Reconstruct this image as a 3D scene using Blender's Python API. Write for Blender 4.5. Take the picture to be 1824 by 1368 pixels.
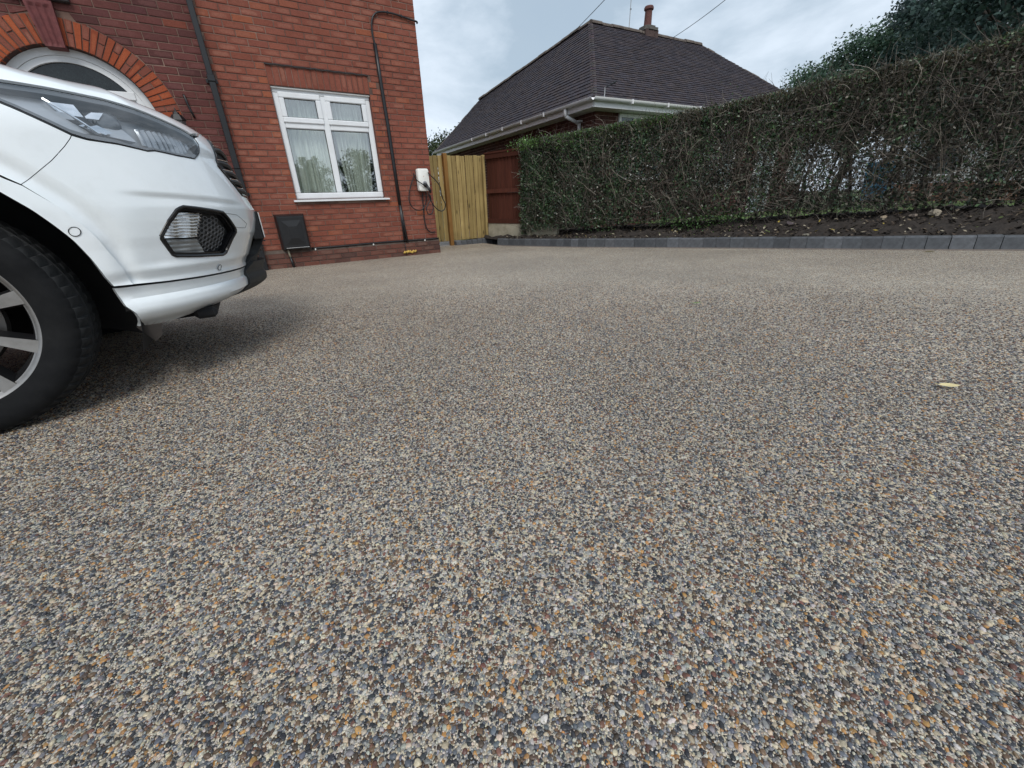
import bpy, math, random
import numpy as np
from mathutils import Matrix, Vector
from mathutils.geometry import delaunay_2d_cdt
random.seed(7); RNG=np.random.default_rng(7)
for o in list(bpy.data.objects): bpy.data.objects.remove(o)
SC=bpy.context.scene; COL=SC.collection
# ------------------------------------------------------------------ camera
F_PX,PITCH,ROLL,YAW=705.0,0.4352834,-0.0341906,0.5653771
CAM=np.array([0,0,.82])
def cam_axes():
    fw=np.array([math.sin(YAW)*math.cos(PITCH),math.cos(YAW)*math.cos(PITCH),-math.sin(PITCH)])
    r0=np.array([math.cos(YAW),-math.sin(YAW),0]); u0=np.cross(r0,fw)
    r=math.cos(ROLL)*r0+math.sin(ROLL)*u0; u=-math.sin(ROLL)*r0+math.cos(ROLL)*u0
    return r,u,fw
cd=bpy.data.cameras.new('camera'); cam=bpy.data.objects.new('camera',cd); COL.objects.link(cam)
cd.sensor_width=36; cd.lens=F_PX/1824*36; cd.clip_start=.02; cd.clip_end=3000
r_,u_,f_=cam_axes()
cam.matrix_world=Matrix(((r_[0],u_[0],-f_[0],CAM[0]),(r_[1],u_[1],-f_[1],CAM[1]),(r_[2],u_[2],-f_[2],CAM[2]),(0,0,0,1)))
SC.camera=cam
def project(P):
    d=np.asarray(P)-CAM; w=d@f_
    return 912+F_PX*(d@r_)/w, 684-F_PX*(d@u_)/w, w
# ------------------------------------------------------------------ world, sun, exposure
SUN_EL,SUN_AZ=math.radians(47),math.radians(202)   # azimuth clockwise from +Y
wd=bpy.data.worlds.new('World'); SC.world=wd; wd.use_nodes=True
nt=wd.node_tree; nt.nodes.clear(); N=nt.nodes.new; LK=nt.links.new
out=N('ShaderNodeOutputWorld'); bg=N('ShaderNodeBackground'); bg.inputs['Strength'].default_value=.10
sky=N('ShaderNodeTexSky'); sky.sky_type='NISHITA'; sky.sun_disc=False; sky.sun_elevation=SUN_EL; sky.sun_rotation=SUN_AZ
sky.air_density=1.2; sky.dust_density=2.5
tc=N('ShaderNodeTexCoord'); mp=N('ShaderNodeMapping'); mp.inputs['Scale'].default_value=(1,1,2.2)
n1=N('ShaderNodeTexNoise'); n1.inputs['Scale'].default_value=2.3; n1.inputs['Detail'].default_value=7; n1.inputs['Roughness'].default_value=.56; n1.inputs['Distortion'].default_value=.25
cr=N('ShaderNodeValToRGB'); e=cr.color_ramp.elements
e[0].position=.36; e[0].color=(3.6,4.45,5.3,1); e[1].position=.64; e[1].color=(7.2,8.0,9.0,1)
cf=N('ShaderNodeValToRGB'); e=cf.color_ramp.elements; e[0].position=.28; e[0].color=(.80,.80,.80,1); e[1].position=.5; e[1].color=(.97,.97,.97,1)
mx=N('ShaderNodeMix'); mx.data_type='RGBA'
LK(tc.outputs['Generated'],mp.inputs['Vector']); LK(mp.outputs['Vector'],n1.inputs['Vector'])
LK(n1.outputs['Fac'],cr.inputs['Fac']); LK(n1.outputs['Fac'],cf.inputs['Fac'])
LK(cf.outputs['Color'],mx.inputs['Factor']); LK(sky.outputs['Color'],mx.inputs['A']); LK(cr.outputs['Color'],mx.inputs['B'])
LK(mx.outputs['Result'],bg.inputs['Color']); LK(bg.outputs['Background'],out.inputs['Surface'])
sl=bpy.data.lights.new('sun','SUN'); sl.energy=1.5; sl.angle=math.radians(25); sl.color=(1,.96,.9)
so=bpy.data.objects.new('sun',sl); COL.objects.link(so)
sd=Vector((math.sin(SUN_AZ)*math.cos(SUN_EL),math.cos(SUN_AZ)*math.cos(SUN_EL),math.sin(SUN_EL)))
so.rotation_euler=sd.to_track_quat('Z','Y').to_euler()
SC.view_settings.view_transform='Standard'; SC.view_settings.look='None'; SC.view_settings.gamma=1
SC.view_settings.exposure=0.42; SC.view_settings.use_curve_mapping=False
SC.render.engine='CYCLES'
SC.cycles.max_bounces=6; SC.cycles.diffuse_bounces=3; SC.cycles.glossy_bounces=3; SC.cycles.transmission_bounces=3; SC.cycles.transparent_max_bounces=10
# ------------------------------------------------------------------ material helpers
def _new(name):
    m=bpy.data.materials.new(name); m.use_nodes=True; t=m.node_tree; t.nodes.clear()
    o=t.nodes.new('ShaderNodeOutputMaterial'); b=t.nodes.new('ShaderNodeBsdfPrincipled'); t.links.new(b.outputs[0],o.inputs[0])
    return m,t,b
def ramp(t,stops,interp='LINEAR'):
    n=t.nodes.new('ShaderNodeValToRGB'); n.color_ramp.interpolation=interp; e=n.color_ramp.elements
    while len(e)<len(stops): e.new(.5)
    for k,(p,c) in enumerate(stops): e[k].position=p; e[k].color=(*c,1) if len(c)==3 else c
    return n
def noise(t,scale,detail=4,rough=.55,coord='Object',stretch=None):
    c=t.nodes.new('ShaderNodeTexCoord'); n=t.nodes.new('ShaderNodeTexNoise')
    n.inputs['Scale'].default_value=scale; n.inputs['Detail'].default_value=detail; n.inputs['Roughness'].default_value=rough
    if stretch:
        m=t.nodes.new('ShaderNodeMapping'); m.inputs['Scale'].default_value=stretch
        t.links.new(c.outputs[coord],m.inputs[0]); t.links.new(m.outputs[0],n.inputs['Vector'])
    else: t.links.new(c.outputs[coord],n.inputs['Vector'])
    return n
def mixc(t,a,b,fac,mode='MIX'):
    n=t.nodes.new('ShaderNodeMix'); n.data_type='RGBA'; n.blend_type=mode
    for k,v in (('A',a),('B',b)):
        if isinstance(v,(tuple,list)): n.inputs[k].default_value=(*v,1)
        else: t.links.new(v,n.inputs[k])
    if isinstance(fac,(int,float)): n.inputs['Factor'].default_value=fac
    else: t.links.new(fac,n.inputs['Factor'])
    return n.outputs['Result']
def mathn(t,op,a,b=None,clamp=False):
    n=t.nodes.new('ShaderNodeMath'); n.operation=op; n.use_clamp=clamp
    for k,v in ((0,a),(1,b)):
        if v is None: continue
        if isinstance(v,(int,float)): n.inputs[k].default_value=v
        else: t.links.new(v,n.inputs[k])
    return n.outputs[0]
def bump(t,b,h,strength=.3,dist=.01):
    n=t.nodes.new('ShaderNodeBump'); n.inputs['Strength'].default_value=strength; n.inputs['Distance'].default_value=dist
    t.links.new(h,n.inputs['Height']); t.links.new(n.outputs[0],b.inputs['Normal'])
def mat(name,col,rough=.5,metal=0,var=.12,vs=6,bmp=0,bs=60,coat=0,spec=.5,stretch=None,dirt=None,ds=3):
    m,t,b=_new(name)
    n=noise(t,vs,5,.6,stretch=stretch); lo=tuple(c*(1-var) for c in col); hi=tuple(min(1,c*(1+var)) for c in col)
    r=ramp(t,[(.3,lo),(.7,hi)]); t.links.new(n.outputs['Fac'],r.inputs[0]); c=r.outputs[0]
    if dirt:
        n2=noise(t,ds,6,.65); r2=ramp(t,[(.45,(0,0,0)),(.72,(1,1,1))]); t.links.new(n2.outputs['Fac'],r2.inputs[0])
        c=mixc(t,c,dirt[0],mathn(t,'MULTIPLY',r2.outputs[0],dirt[1]))
    t.links.new(c,b.inputs['Base Color']); b.inputs['Roughness'].default_value=rough; b.inputs['Metallic'].default_value=metal
    b.inputs['Coat Weight'].default_value=coat; b.inputs['Coat Roughness'].default_value=.03; b.inputs['Specular IOR Level'].default_value=spec
    if bmp: n3=noise(t,bs,4,.6); bump(t,b,n3.outputs['Fac'],bmp,.004)
    return m
def attr_mat(name,rough=.6,mul=None,vs=20,spec=.3,trans=0,instancer=False,bmp=0,bs=300):
    m,t,b=_new(name); a=t.nodes.new('ShaderNodeAttribute'); a.attribute_name='col'
    if instancer: a.attribute_type='INSTANCER'
    n=noise(t,vs,3); r=ramp(t,[(.3,(.72,.72,.72)),(.7,(1.15,1.15,1.15))]); t.links.new(n.outputs['Fac'],r.inputs[0])
    c=mixc(t,a.outputs['Color'],r.outputs[0],1.0,'MULTIPLY')
    t.links.new(c,b.inputs['Base Color']); b.inputs['Roughness'].default_value=rough; b.inputs['Specular IOR Level'].default_value=spec
    if bmp: bump(t,b,noise(t,bs,3).outputs['Fac'],bmp,.002)
    if trans:
        o=[x for x in t.nodes if x.type=='OUTPUT_MATERIAL'][0]; tr=t.nodes.new('ShaderNodeBsdfTranslucent'); mxs=t.nodes.new('ShaderNodeMixShader')
        mxs.inputs[0].default_value=trans; t.links.new(c,tr.inputs[0]); t.links.new(b.outputs[0],mxs.inputs[1]); t.links.new(tr.outputs[0],mxs.inputs[2]); t.links.new(mxs.outputs[0],o.inputs[0])
    return m
def glass_mat(name,tint=(1,1,1),ior=1.5,rough=0.0,fmin=0.0):
    m=bpy.data.materials.new(name); m.use_nodes=True; t=m.node_tree; t.nodes.clear()
    o=t.nodes.new('ShaderNodeOutputMaterial'); g=t.nodes.new('ShaderNodeBsdfGlossy'); g.inputs['Roughness'].default_value=rough
    tr=t.nodes.new('ShaderNodeBsdfTransparent'); tr.inputs[0].default_value=(*tint,1); fr=t.nodes.new('ShaderNodeLayerWeight'); fr.inputs['Blend'].default_value=.5
    mxs=t.nodes.new('ShaderNodeMixShader')
    f0=((ior-1)/(ior+1))**2+fmin; f=mathn(t,'ADD',mathn(t,'MULTIPLY',mathn(t,'POWER',fr.outputs['Facing'],5),(1-f0)),f0,True)
    t.links.new(f,mxs.inputs[0]); t.links.new(tr.outputs[0],mxs.inputs[1]); t.links.new(g.outputs[0],mxs.inputs[2]); t.links.new(mxs.outputs[0],o.inputs[0])
    return m
# ------------------------------------------------------------------ mesh helpers
class MB:
    def __init__(s): s.v=[]; s.f=[]; s.c=[]; s.uv=[]
    def add(s,v,f,c=None,uv=None):
        o=len(s.v); s.v+= [tuple(map(float,p)) for p in v]; s.f+=[tuple(o+i for i in q) for q in f]
        s.c+=[c if c is not None else (1,1,1)]*len(v); s.uv+=list(uv) if uv is not None else [(0,0)]*len(v); return s
    def box(s,x0,x1,y0,y1,z0,z1,c=None):
        v=[(x,y,z) for z in(z0,z1) for y in(y0,y1) for x in(x0,x1)]
        return s.add(v,[(0,2,3,1),(4,5,7,6),(0,1,5,4),(2,6,7,3),(0,4,6,2),(1,3,7,5)],c)
    def bbox(s,x0,x1,y0,y1,z0,z1,b=.006,c=None):
        """box with chamfered edges"""
        X,Y,Z=(x0,x1),(y0,y1),(z0,z1); v=[];f=[]; idx={}
        b=min(b,(x1-x0)*.45,(y1-y0)*.45,(z1-z0)*.45)
        for i in(0,1):
            for j in(0,1):
                for k in(0,1):
                    sx,sy,sz=(1 if i==0 else -1),(1 if j==0 else -1),(1 if k==0 else -1)
                    for a in range(3):
                        p=[X[i]+sx*b,Y[j]+sy*b,Z[k]+sz*b]; p[a]=(X[i],Y[j],Z[k])[a]; idx[(i,j,k,a)]=len(v); v.append(p)
        I=idx
        for a in range(3):
            for q in(0,1):
                o=[]
                for (m,n) in((0,0),(1,0),(1,1),(0,1)):
                    t=[m,n]; t.insert(a,q); o.append(I[(t[0],t[1],t[2],a)])
                f.append(tuple(o))
        for a in range(3):
            b1,b2=[k for k in range(3) if k!=a]
            for m in(0,1):
                for n in(0,1):
                    t0=[0,0,0]; t0[b1]=m; t0[b2]=n; t1=list(t0); t1[a]=1
                    f.append((I[(*t0,b1)],I[(*t0,b2)],I[(*t1,b2)],I[(*t1,b1)]))
        for i in(0,1):
            for j in(0,1):
                for k in(0,1): f.append((I[(i,j,k,0)],I[(i,j,k,1)],I[(i,j,k,2)]))
        return s.add(v,f,c)
    def tube(s,pts,r,n=8,cap=True,c=None):
        pts=[np.array(p,float) for p in pts]; rs=r if hasattr(r,'__len__') else [r]*len(pts); v=[];f=[]
        up=np.array([.123,.271,.955]); 
        for i,p in enumerate(pts):
            d=pts[min(i+1,len(pts)-1)]-pts[max(i-1,0)]; d=d/(np.linalg.norm(d)+1e-12)
            a=np.cross(up,d)
            if np.linalg.norm(a)<.1: a=np.cross([1,.1,0],d)
            a/=np.linalg.norm(a); b=np.cross(d,a)
            for k in range(n):
                q=2*math.pi*k/n; v.append(p+rs[i]*(math.cos(q)*a+math.sin(q)*b))
        for i in range(len(pts)-1):
            for k in range(n): f.append((i*n+k,i*n+(k+1)%n,(i+1)*n+(k+1)%n,(i+1)*n+k))
        if cap: f.append(tuple(range(n))[::-1]); f.append(tuple((len(pts)-1)*n+k for k in range(n)))
        return s.add(v,f,c)
    def prism(s,poly,fn0,fn1,c=None):
        """poly in 2D extruded between two mappings"""
        n=len(poly); v=[fn0(*p) for p in poly]+[fn1(*p) for p in poly]
        f=[tuple(range(n)),tuple(range(2*n-1,n-1,-1))]+[(i,i+n,(i+1)%n+n,(i+1)%n) for i in range(n)]
        return s.add(v,f,c)
def mesh_obj(name,mb,m,parent=None,smooth=False,col=False,uv=False,pinv=None):
    me=bpy.data.meshes.new(name); me.from_pydata(mb.v,[],mb.f); me.update()
    if m is not None:
        for q in (m if isinstance(m,(list,tuple)) else [m]): me.materials.append(q)
    if smooth: me.shade_smooth() if smooth is True else None
    if col:
        a=me.color_attributes.new('col','FLOAT_COLOR','POINT'); a.data.foreach_set('color',np.c_[np.array(mb.c,dtype=np.float32),np.ones(len(mb.c),np.float32)].ravel())
    if uv:
        l=me.uv_layers.new(name='UVMap'); vi=np.zeros(len(me.loops),np.int32); me.loops.foreach_get('vertex_index',vi)
        l.data.foreach_set('uv',np.array(mb.uv,dtype=np.float32)[vi].ravel())
    o=bpy.data.objects.new(name,me); COL.objects.link(o)
    if parent is not None:
        o.parent=parent
        if pinv is not None: o.matrix_parent_inverse=pinv
    return o
def np_obj(name,V,Fq,m,parent=None,cols=None,pinv=None,smooth=False):
    """fast mesh of uniform polygons from numpy"""
    me=bpy.data.meshes.new(name); k=Fq.shape[1]
    me.vertices.add(len(V)); me.vertices.foreach_set('co',np.asarray(V,np.float32).ravel())
    me.loops.add(Fq.size); me.loops.foreach_set('vertex_index',np.asarray(Fq,np.int32).ravel())
    me.polygons.add(len(Fq)); me.polygons.foreach_set('loop_start',np.arange(0,Fq.size,k,dtype=np.int32)); me.polygons.foreach_set('loop_total',np.full(len(Fq),k,np.int32))
    me.update(calc_edges=True); me.validate()
    if smooth: me.shade_smooth()
    if cols is not None:
        a=me.color_attributes.new('col','FLOAT_COLOR','POINT'); a.data.foreach_set('color',np.c_[cols,np.ones(len(cols))].astype(np.float32).ravel())
    me.materials.append(m); o=bpy.data.objects.new(name,me); COL.objects.link(o)
    if parent is not None:
        o.parent=parent
        if pinv is not None: o.matrix_parent_inverse=pinv
    return o
def tag(o,label=None,cat=None,group=None,kind=None):
    if label: o['label']=label
    if cat: o['category']=cat
    if group: o['group']=group
    if kind: o['kind']=kind
    return o
class Thing:
    """Empty at the base; parts given in world coordinates"""
    def __init__(s,name,loc,label,cat,group=None):
        s.o=bpy.data.objects.new(name,None); s.o.empty_display_size=.1; COL.objects.link(s.o); s.o.location=loc
        tag(s.o,label,cat,group); s.inv=Matrix.Translation(Vector(loc)).inverted()
    def part(s,name,mb,m,smooth=False,**k): return mesh_obj(name,mb,m,s.o,smooth,pinv=s.inv,**k)
    def sub(s,parent,name,mb,m,smooth=False,**k): return mesh_obj(name,mb,m,parent,smooth,**k)
def smooth_by_angle(o,deg=35):
    me=o.data; me.shade_smooth()
    try: me.set_sharp_from_angle(angle=math.radians(deg))
    except Exception: pass
    return o
# ------------------------------------------------------------------ ground levels
WALL_Y=6.984; SL=-.0417
def zg(y): return SL*(y-WALL_Y) if y<WALL_Y else 0.0
def kerb_x(y): return float(np.interp(-y,[-7.2,-5.13,-3.52,-1.39,-.61,3.5],[4.32,4.63,5.07,5.59,5.84,6.95]))
# ------------------------------------------------------------------ ground sheets
def sheet(name,rows,m,kind='structure'):
    """rows: list of lists of points (equal length)"""
    n=len(rows[0]); mb=MB(); mb.v=[tuple(map(float,p)) for r in rows for p in r]; mb.c=[(1,1,1)]*len(mb.v); mb.uv=[(0,0)]*len(mb.v)
    mb.f=[(i*n+j,i*n+j+1,(i+1)*n+j+1,(i+1)*n+j) for i in range(len(rows)-1) for j in range(n-1)]
    o=mesh_obj(name,mb,m); o['kind']=kind; return o
PAL=[((.52,.43,.31),.13),((.48,.45,.40),.05),((.26,.25,.24),.08),((.11,.12,.14),.14),((.035,.037,.043),.20),((.15,.092,.055),.18),((.075,.052,.037),.10),((.42,.22,.075),.07),((.16,.07,.048),.05)]
def gravel_mat():
    m,t,b=_new('resin_bound_gravel')
    tcn=t.nodes.new('ShaderNodeTexCoord'); base=None
    def vor(scale,feat='F1',jit=1.0):
        v=t.nodes.new('ShaderNodeTexVoronoi'); v.feature=feat; v.inputs['Scale'].default_value=scale; v.inputs['Randomness'].default_value=jit
        t.links.new(tcn.outputs['Object'],v.inputs['Vector']); return v
    v1=vor(200); sep=t.nodes.new('ShaderNodeSeparateColor'); t.links.new(v1.outputs['Color'],sep.inputs[0])
    acc=0; st=[]
    for c,w in PAL: st.append((acc,c)); acc+=w
    r=ramp(t,st,'CONSTANT'); t.links.new(sep.outputs[0],r.inputs[0])
    v2=vor(360); sep2=t.nodes.new('ShaderNodeSeparateColor'); t.links.new(v2.outputs['Color'],sep2.inputs[0])
    r2=ramp(t,[(0,(.58,.53,.45)),(.35,(.62,.54,.42)),(.66,(.33,.32,.30)),(.88,(.09,.09,.095))],'CONSTANT'); t.links.new(sep2.outputs[0],r2.inputs[0])
    sel=mathn(t,'GREATER_THAN',sep.outputs[1],.47)
    col=mixc(t,r.outputs[0],r2.outputs[0],sel)
    # joints between stones
    d=t.nodes.new('ShaderNodeTexVoronoi'); d.feature='DISTANCE_TO_EDGE'; d.inputs['Scale'].default_value=200; t.links.new(tcn.outputs['Object'],d.inputs['Vector'])
    ed=ramp(t,[(.0,(.55,.54,.52)),(.08,(1,1,1))]); t.links.new(d.outputs['Distance'],ed.inputs[0])
    col=mixc(t,col,ed.outputs[0],1.0,'MULTIPLY')
    # large soft wear patches
    n=noise(t,.9,5,.6); rn=ramp(t,[(.35,(.90,.89,.875)),(.65,(1.15,1.14,1.12))]); t.links.new(n.outputs['Fac'],rn.inputs[0])
    n9=noise(t,7,4,.6); rn9=ramp(t,[(.3,(.93,.92,.91)),(.7,(1.06,1.06,1.06))]); t.links.new(n9.outputs['Fac'],rn9.inputs[0])
    col=mixc(t,col,rn.outputs[0],1.0,'MULTIPLY'); col=mixc(t,col,rn9.outputs[0],1.0,'MULTIPLY')
    t.links.new(col,b.inputs['Base Color']); b.inputs['Roughness'].default_value=.55; b.inputs['Specular IOR Level'].default_value=.35
    h=ramp(t,[(0,(0,0,0)),(.35,(1,1,1))]); t.links.new(d.outputs['Distance'],h.inputs[0]); bump(t,b,h.outputs[0],.6,.003)
    return m
M_gravel=gravel_mat()
rows=[]
for y in np.r_[np.linspace(-6,6.984,60),[7.3,7.6,7.93,8.6,9.6]]:
    x1=kerb_x(min(y,7.1))+.04; x0=-9 if y<=6.99 else 2.95
    rows.append([(x,y,zg(y)) for x in np.linspace(x0,x1,24)])
drive=sheet('driveway',rows,M_gravel)
M_earth=mat('garden_earth',(.07,.085,.03),.95,var=.3,vs=1.5,bmp=.5,bs=20)
g=MB(); g.add([(-400,-400,-.5),(400,-400,-.5),(400,600,-.5),(-400,600,-.5)],[(0,1,2,3)]); tag(mesh_obj('ground',g,M_earth),kind='structure')
M_tarmac=mat('tarmac',(.055,.055,.06),.85,var=.2,vs=30,bmp=.4,bs=200)
sheet('street',[[(x,y,.46) for x in (-40,40)] for y in (-16,-6.0)],M_tarmac)
# pebbles of the resin surface near the camera (instanced, nobody could count them)
def gravel_points():
    rr=[];
    def field(sp,rmax,smin,smax,small):
        n=int(2*rmax/sp); gx,gy=np.meshgrid(np.arange(n)*sp-rmax,np.arange(n)*sp-rmax,indexing='ij')
        q=np.stack([gx.ravel(),gy.ravel()],1)+RNG.uniform(-.5,.5,(n*n,2))*sp*1.0
        q[:,1]+= .25
        z=SL*(q[:,1]-WALL_Y); P=np.c_[q,z]; px,py,w=project(P); dist=np.hypot(q[:,0],q[:,1])
        ok=(w>.05)&(px>-120)&(px<1950)&(py<1460)&(py>500)&(dist<rmax)
        fade=np.clip((rmax-dist)/(rmax*.68),0,1)**1.2; ok&=RNG.random(len(q))<fade
        P=P[ok]; k=len(P)
        s=smin+(smax-smin)*RNG.beta(1.6,2.6,k) if not small else RNG.uniform(smin,smax,k)
        sc=np.c_[s*RNG.uniform(.85,1.45,k),s*RNG.uniform(.75,1.05,k),s*RNG.uniform(.55,.85,k)]
        ro=np.c_[RNG.normal(0,.22,k),RNG.normal(0,.22,k),RNG.uniform(0,6.28,k)]
        P[:,2]+= RNG.uniform(-.0012,.0006,k) if not small else RNG.uniform(-.0006,.0012,k)
        if small:
            pl=np.array([(.50,.46,.39),(.56,.48,.36),(.28,.28,.28),(.08,.08,.085)]); ci=RNG.choice(4,k,p=[.27,.25,.29,.19])
        else:
            pl=np.array([c for c,_ in PAL]); w_=np.array([x for _,x in PAL]); ci=RNG.choice(len(pl),k,p=w_/w_.sum())
        lf=np.sin(P[:,0]*3.1+1.3*np.sin(P[:,1]*2.3))*np.sin(P[:,1]*2.7+.9*np.sin(P[:,0]*4.1)); c=.86*pl[ci]*RNG.uniform(.66,1.32,(k,1))*(1+.11*lf)[:,None]*RNG.uniform(.94,1.06,(k,3))
        rr.append((P,sc,ro,np.clip(c,0,.8)))
    field(.0056,3.5,.0018,.0043,False); field(.0033,2.5,.0009,.0016,True)
    return [np.concatenate(a) for a in zip(*rr)]
P,sc_,ro_,co_=gravel_points()
me=bpy.data.meshes.new('gravel_stones'); me.vertices.add(len(P)); me.vertices.foreach_set('co',P.astype(np.float32).ravel())
for nm,tp,a,key in (('scl','FLOAT_VECTOR',sc_,'vector'),('rot','FLOAT_VECTOR',ro_,'vector'),('col','FLOAT_COLOR',np.c_[co_,np.ones(len(co_))],'color')):
    at=me.attributes.new(nm,tp,'POINT'); at.data.foreach_set(key,a.astype(np.float32).ravel())
stones=bpy.data.objects.new('gravel_stones',me); COL.objects.link(stones)
tag(stones,'multicoloured rounded pebbles bound in the driveway surface','gravel',kind='stuff')
M_stone=attr_mat('pebble',.42,vs=1.5,spec=.45,instancer=True)
gn=bpy.data.node_groups.new('pebble_scatter','GeometryNodeTree')
gn.interface.new_socket('Geometry',in_out='INPUT',socket_type='NodeSocketGeometry'); gn.interface.new_socket('Geometry',in_out='OUTPUT',socket_type='NodeSocketGeometry')
G=gn.nodes.new; GL=gn.links.new
gi=G('NodeGroupInput'); go=G('NodeGroupOutput'); iop=G('GeometryNodeInstanceOnPoints'); jn=G('GeometryNodeJoinGeometry')
for k in range(5):
    ico=G('GeometryNodeMeshIcoSphere'); ico.inputs['Radius'].default_value=1; ico.inputs['Subdivisions'].default_value=2
    sp=G('GeometryNodeSetPosition'); nz=G('ShaderNodeTexNoise'); nz.noise_dimensions='4D'; nz.inputs['W'].default_value=k*3.7; nz.inputs['Scale'].default_value=.9; nz.inputs['Detail'].default_value=1
    sb=G('ShaderNodeVectorMath'); sb.operation='SUBTRACT'; sb.inputs[1].default_value=(.5,.5,.5); ml=G('ShaderNodeVectorMath'); ml.operation='SCALE'; ml.inputs['Scale'].default_value=.95
    GL(nz.outputs['Color'],sb.inputs[0]); GL(sb.outputs[0],ml.inputs[0]); GL(ml.outputs[0],sp.inputs['Offset']); GL(ico.outputs['Mesh'],sp.inputs['Geometry'])
    ss=G('GeometryNodeSetShadeSmooth'); GL(sp.outputs[0],ss.inputs[0]); sm=G('GeometryNodeSetMaterial'); sm.inputs['Material'].default_value=M_stone; GL(ss.outputs[0],sm.inputs[0])
    ti=G('GeometryNodeGeometryToInstance'); GL(sm.outputs[0],ti.inputs[0]); GL(ti.outputs[0],jn.inputs[0])
def nattr(nm,tp):
    a=G('GeometryNodeInputNamedAttribute'); a.data_type=tp; a.inputs['Name'].default_value=nm; return a.outputs[0]
iop.inputs['Pick Instance'].default_value=True
GL(gi.outputs[0],iop.inputs['Points']); GL(jn.outputs[0],iop.inputs['Instance']); GL(nattr('scl','FLOAT_VECTOR'),iop.inputs['Scale'])
e2r=G('FunctionNodeEulerToRotation'); GL(nattr('rot','FLOAT_VECTOR'),e2r.inputs[0]); GL(e2r.outputs[0],iop.inputs['Rotation'])
GL(iop.outputs[0],go.inputs[0]); md=stones.modifiers.new('scatter','NODES'); md.node_group=gn
# ------------------------------------------------------------------ kerb of charcoal blocks, soil bed, lawn
M_kerb=attr_mat('charcoal_block',.85,vs=26,bmp=.8,bs=70)
kerb=MB(); KN=70
ys=[7.18-i*.157 for i in range(72)]
base_rows=[[(kerb_x(y)+dx,y,zg(y)+dz) for dx,dz in ((-.004,-.02),(-.004,.012),(.10,.012),(.10,-.02))] for y in ys]
M_mortar=mat('mortar',(.20,.17,.15),.95,var=.2,vs=40,bmp=.4,bs=200)
kb=sheet('kerb',base_rows,M_mortar)
kmeshes=[]
for k in range(8):
    mb=MB(); b=.012; h=.13; w=.112; L=.1595; j=lambda:random.uniform(-.002,.002)
    # profile in (x,z): battered front face with small chamfer
    pf=[(0.0+j(),-.03),(0.004,.0),(.018+j(),h-.014),(.030,h),(w,h),(w,-.03)]
    kq=1.25*random.uniform(.70,1.32); c=random.choice([(.085,.090,.098),(.070,.075,.082),(.11,.115,.124),(.095,.10,.108)]); c=tuple(x*kq for x in c)
    v=[(x,-L/2,z) for x,z in pf]+[(x,L/2,z) for x,z in pf]; n=len(pf)
    mb.add(v,[tuple(range(n)),tuple(range(2*n-1,n-1,-1))]+[(i,i+n,(i+1)%n+n,(i+1)%n) for i in range(n)],c)
    o=mesh_obj('kerb_block',mb,M_kerb,col=True); kmeshes.append(o.data); bpy.data.objects.remove(o)
for i in range(len(ys)-1):
    y=(ys[i]+ys[i+1])/2; o=bpy.data.objects.new('kerb_block',random.choice(kmeshes)); COL.objects.link(o); o.parent=kb
    dx=kerb_x(ys[i+1])-kerb_x(ys[i]); ang=math.atan2(dx,.157)
    o.location=(kerb_x(y)+random.uniform(-.004,.004),y,zg(y)+random.uniform(-.004,.003)); o.rotation_euler=(math.atan(SL),0,ang+random.uniform(-.012,.012))
# low edging along the gate foot
ed=MB(); ed.box(3.80,4.72,7.99,8.07,-.02,.03); ke=mesh_obj('edging',ed,M_mortar); ke['kind']='structure'
for i in range(8):
    o=bpy.data.objects.new('edging_block',kmeshes[i]); COL.objects.link(o); o.parent=ke; x=3.78+i*.118
    o.location=(x+.05,7.88-.012*i,-.055+.004*i); o.rotation_euler=(0,0,math.pi/2+.1); o.scale=(1,.78,1)
def soil_h(d,y):
    """height of the bed at distance d behind the kerb face"""
    rise=float(np.interp(y,[-2,1.5,5,7],[.22,.20,.12,.06]))
    return zg(min(y,6.984))+.112+rise*min(max((d-.1)/.75,0),1)
M_soil=mat('bark_soil',(.024,.0185,.015),.95,var=.45,vs=22,bmp=.9,bs=70)
rows=[]; NS=46
for y in np.linspace(7.9,-4,240):
    r=[]
    for d in np.linspace(.085,2.4,NS):
        a=random.gauss(0,.019) if d>.12 else -.015
        a+=.03*math.sin(d*9+y*3.1)*math.sin(y*5.3) if .2<d<2.2 else 0
        r.append((kerb_x(min(y,7.15))+d+random.gauss(0,.004),y,soil_h(d,y)+a))
    rows.append(r)
soil=sheet('soil_bed',rows,M_soil)
def lawn_mat():
    m,t,b=_new('lawn_grass'); n=noise(t,3,6,.7); r=ramp(t,[(.3,(.075,.13,.03)),(.7,(.13,.20,.05))]); t.links.new(n.outputs['Fac'],r.inputs[0]); t.links.new(r.outputs[0],b.inputs['Base Color']); b.inputs['Roughness'].default_value=.9
    bump(t,b,noise(t,120,3).outputs['Fac'],.8,.02); return m
rows=[[(x,y,.315) for x in np.linspace(kerb_x(min(y,7))+2.35,26,8)] for y in np.linspace(-14,6.2,12)]
sheet('lawn',rows,lawn_mat())
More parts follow.
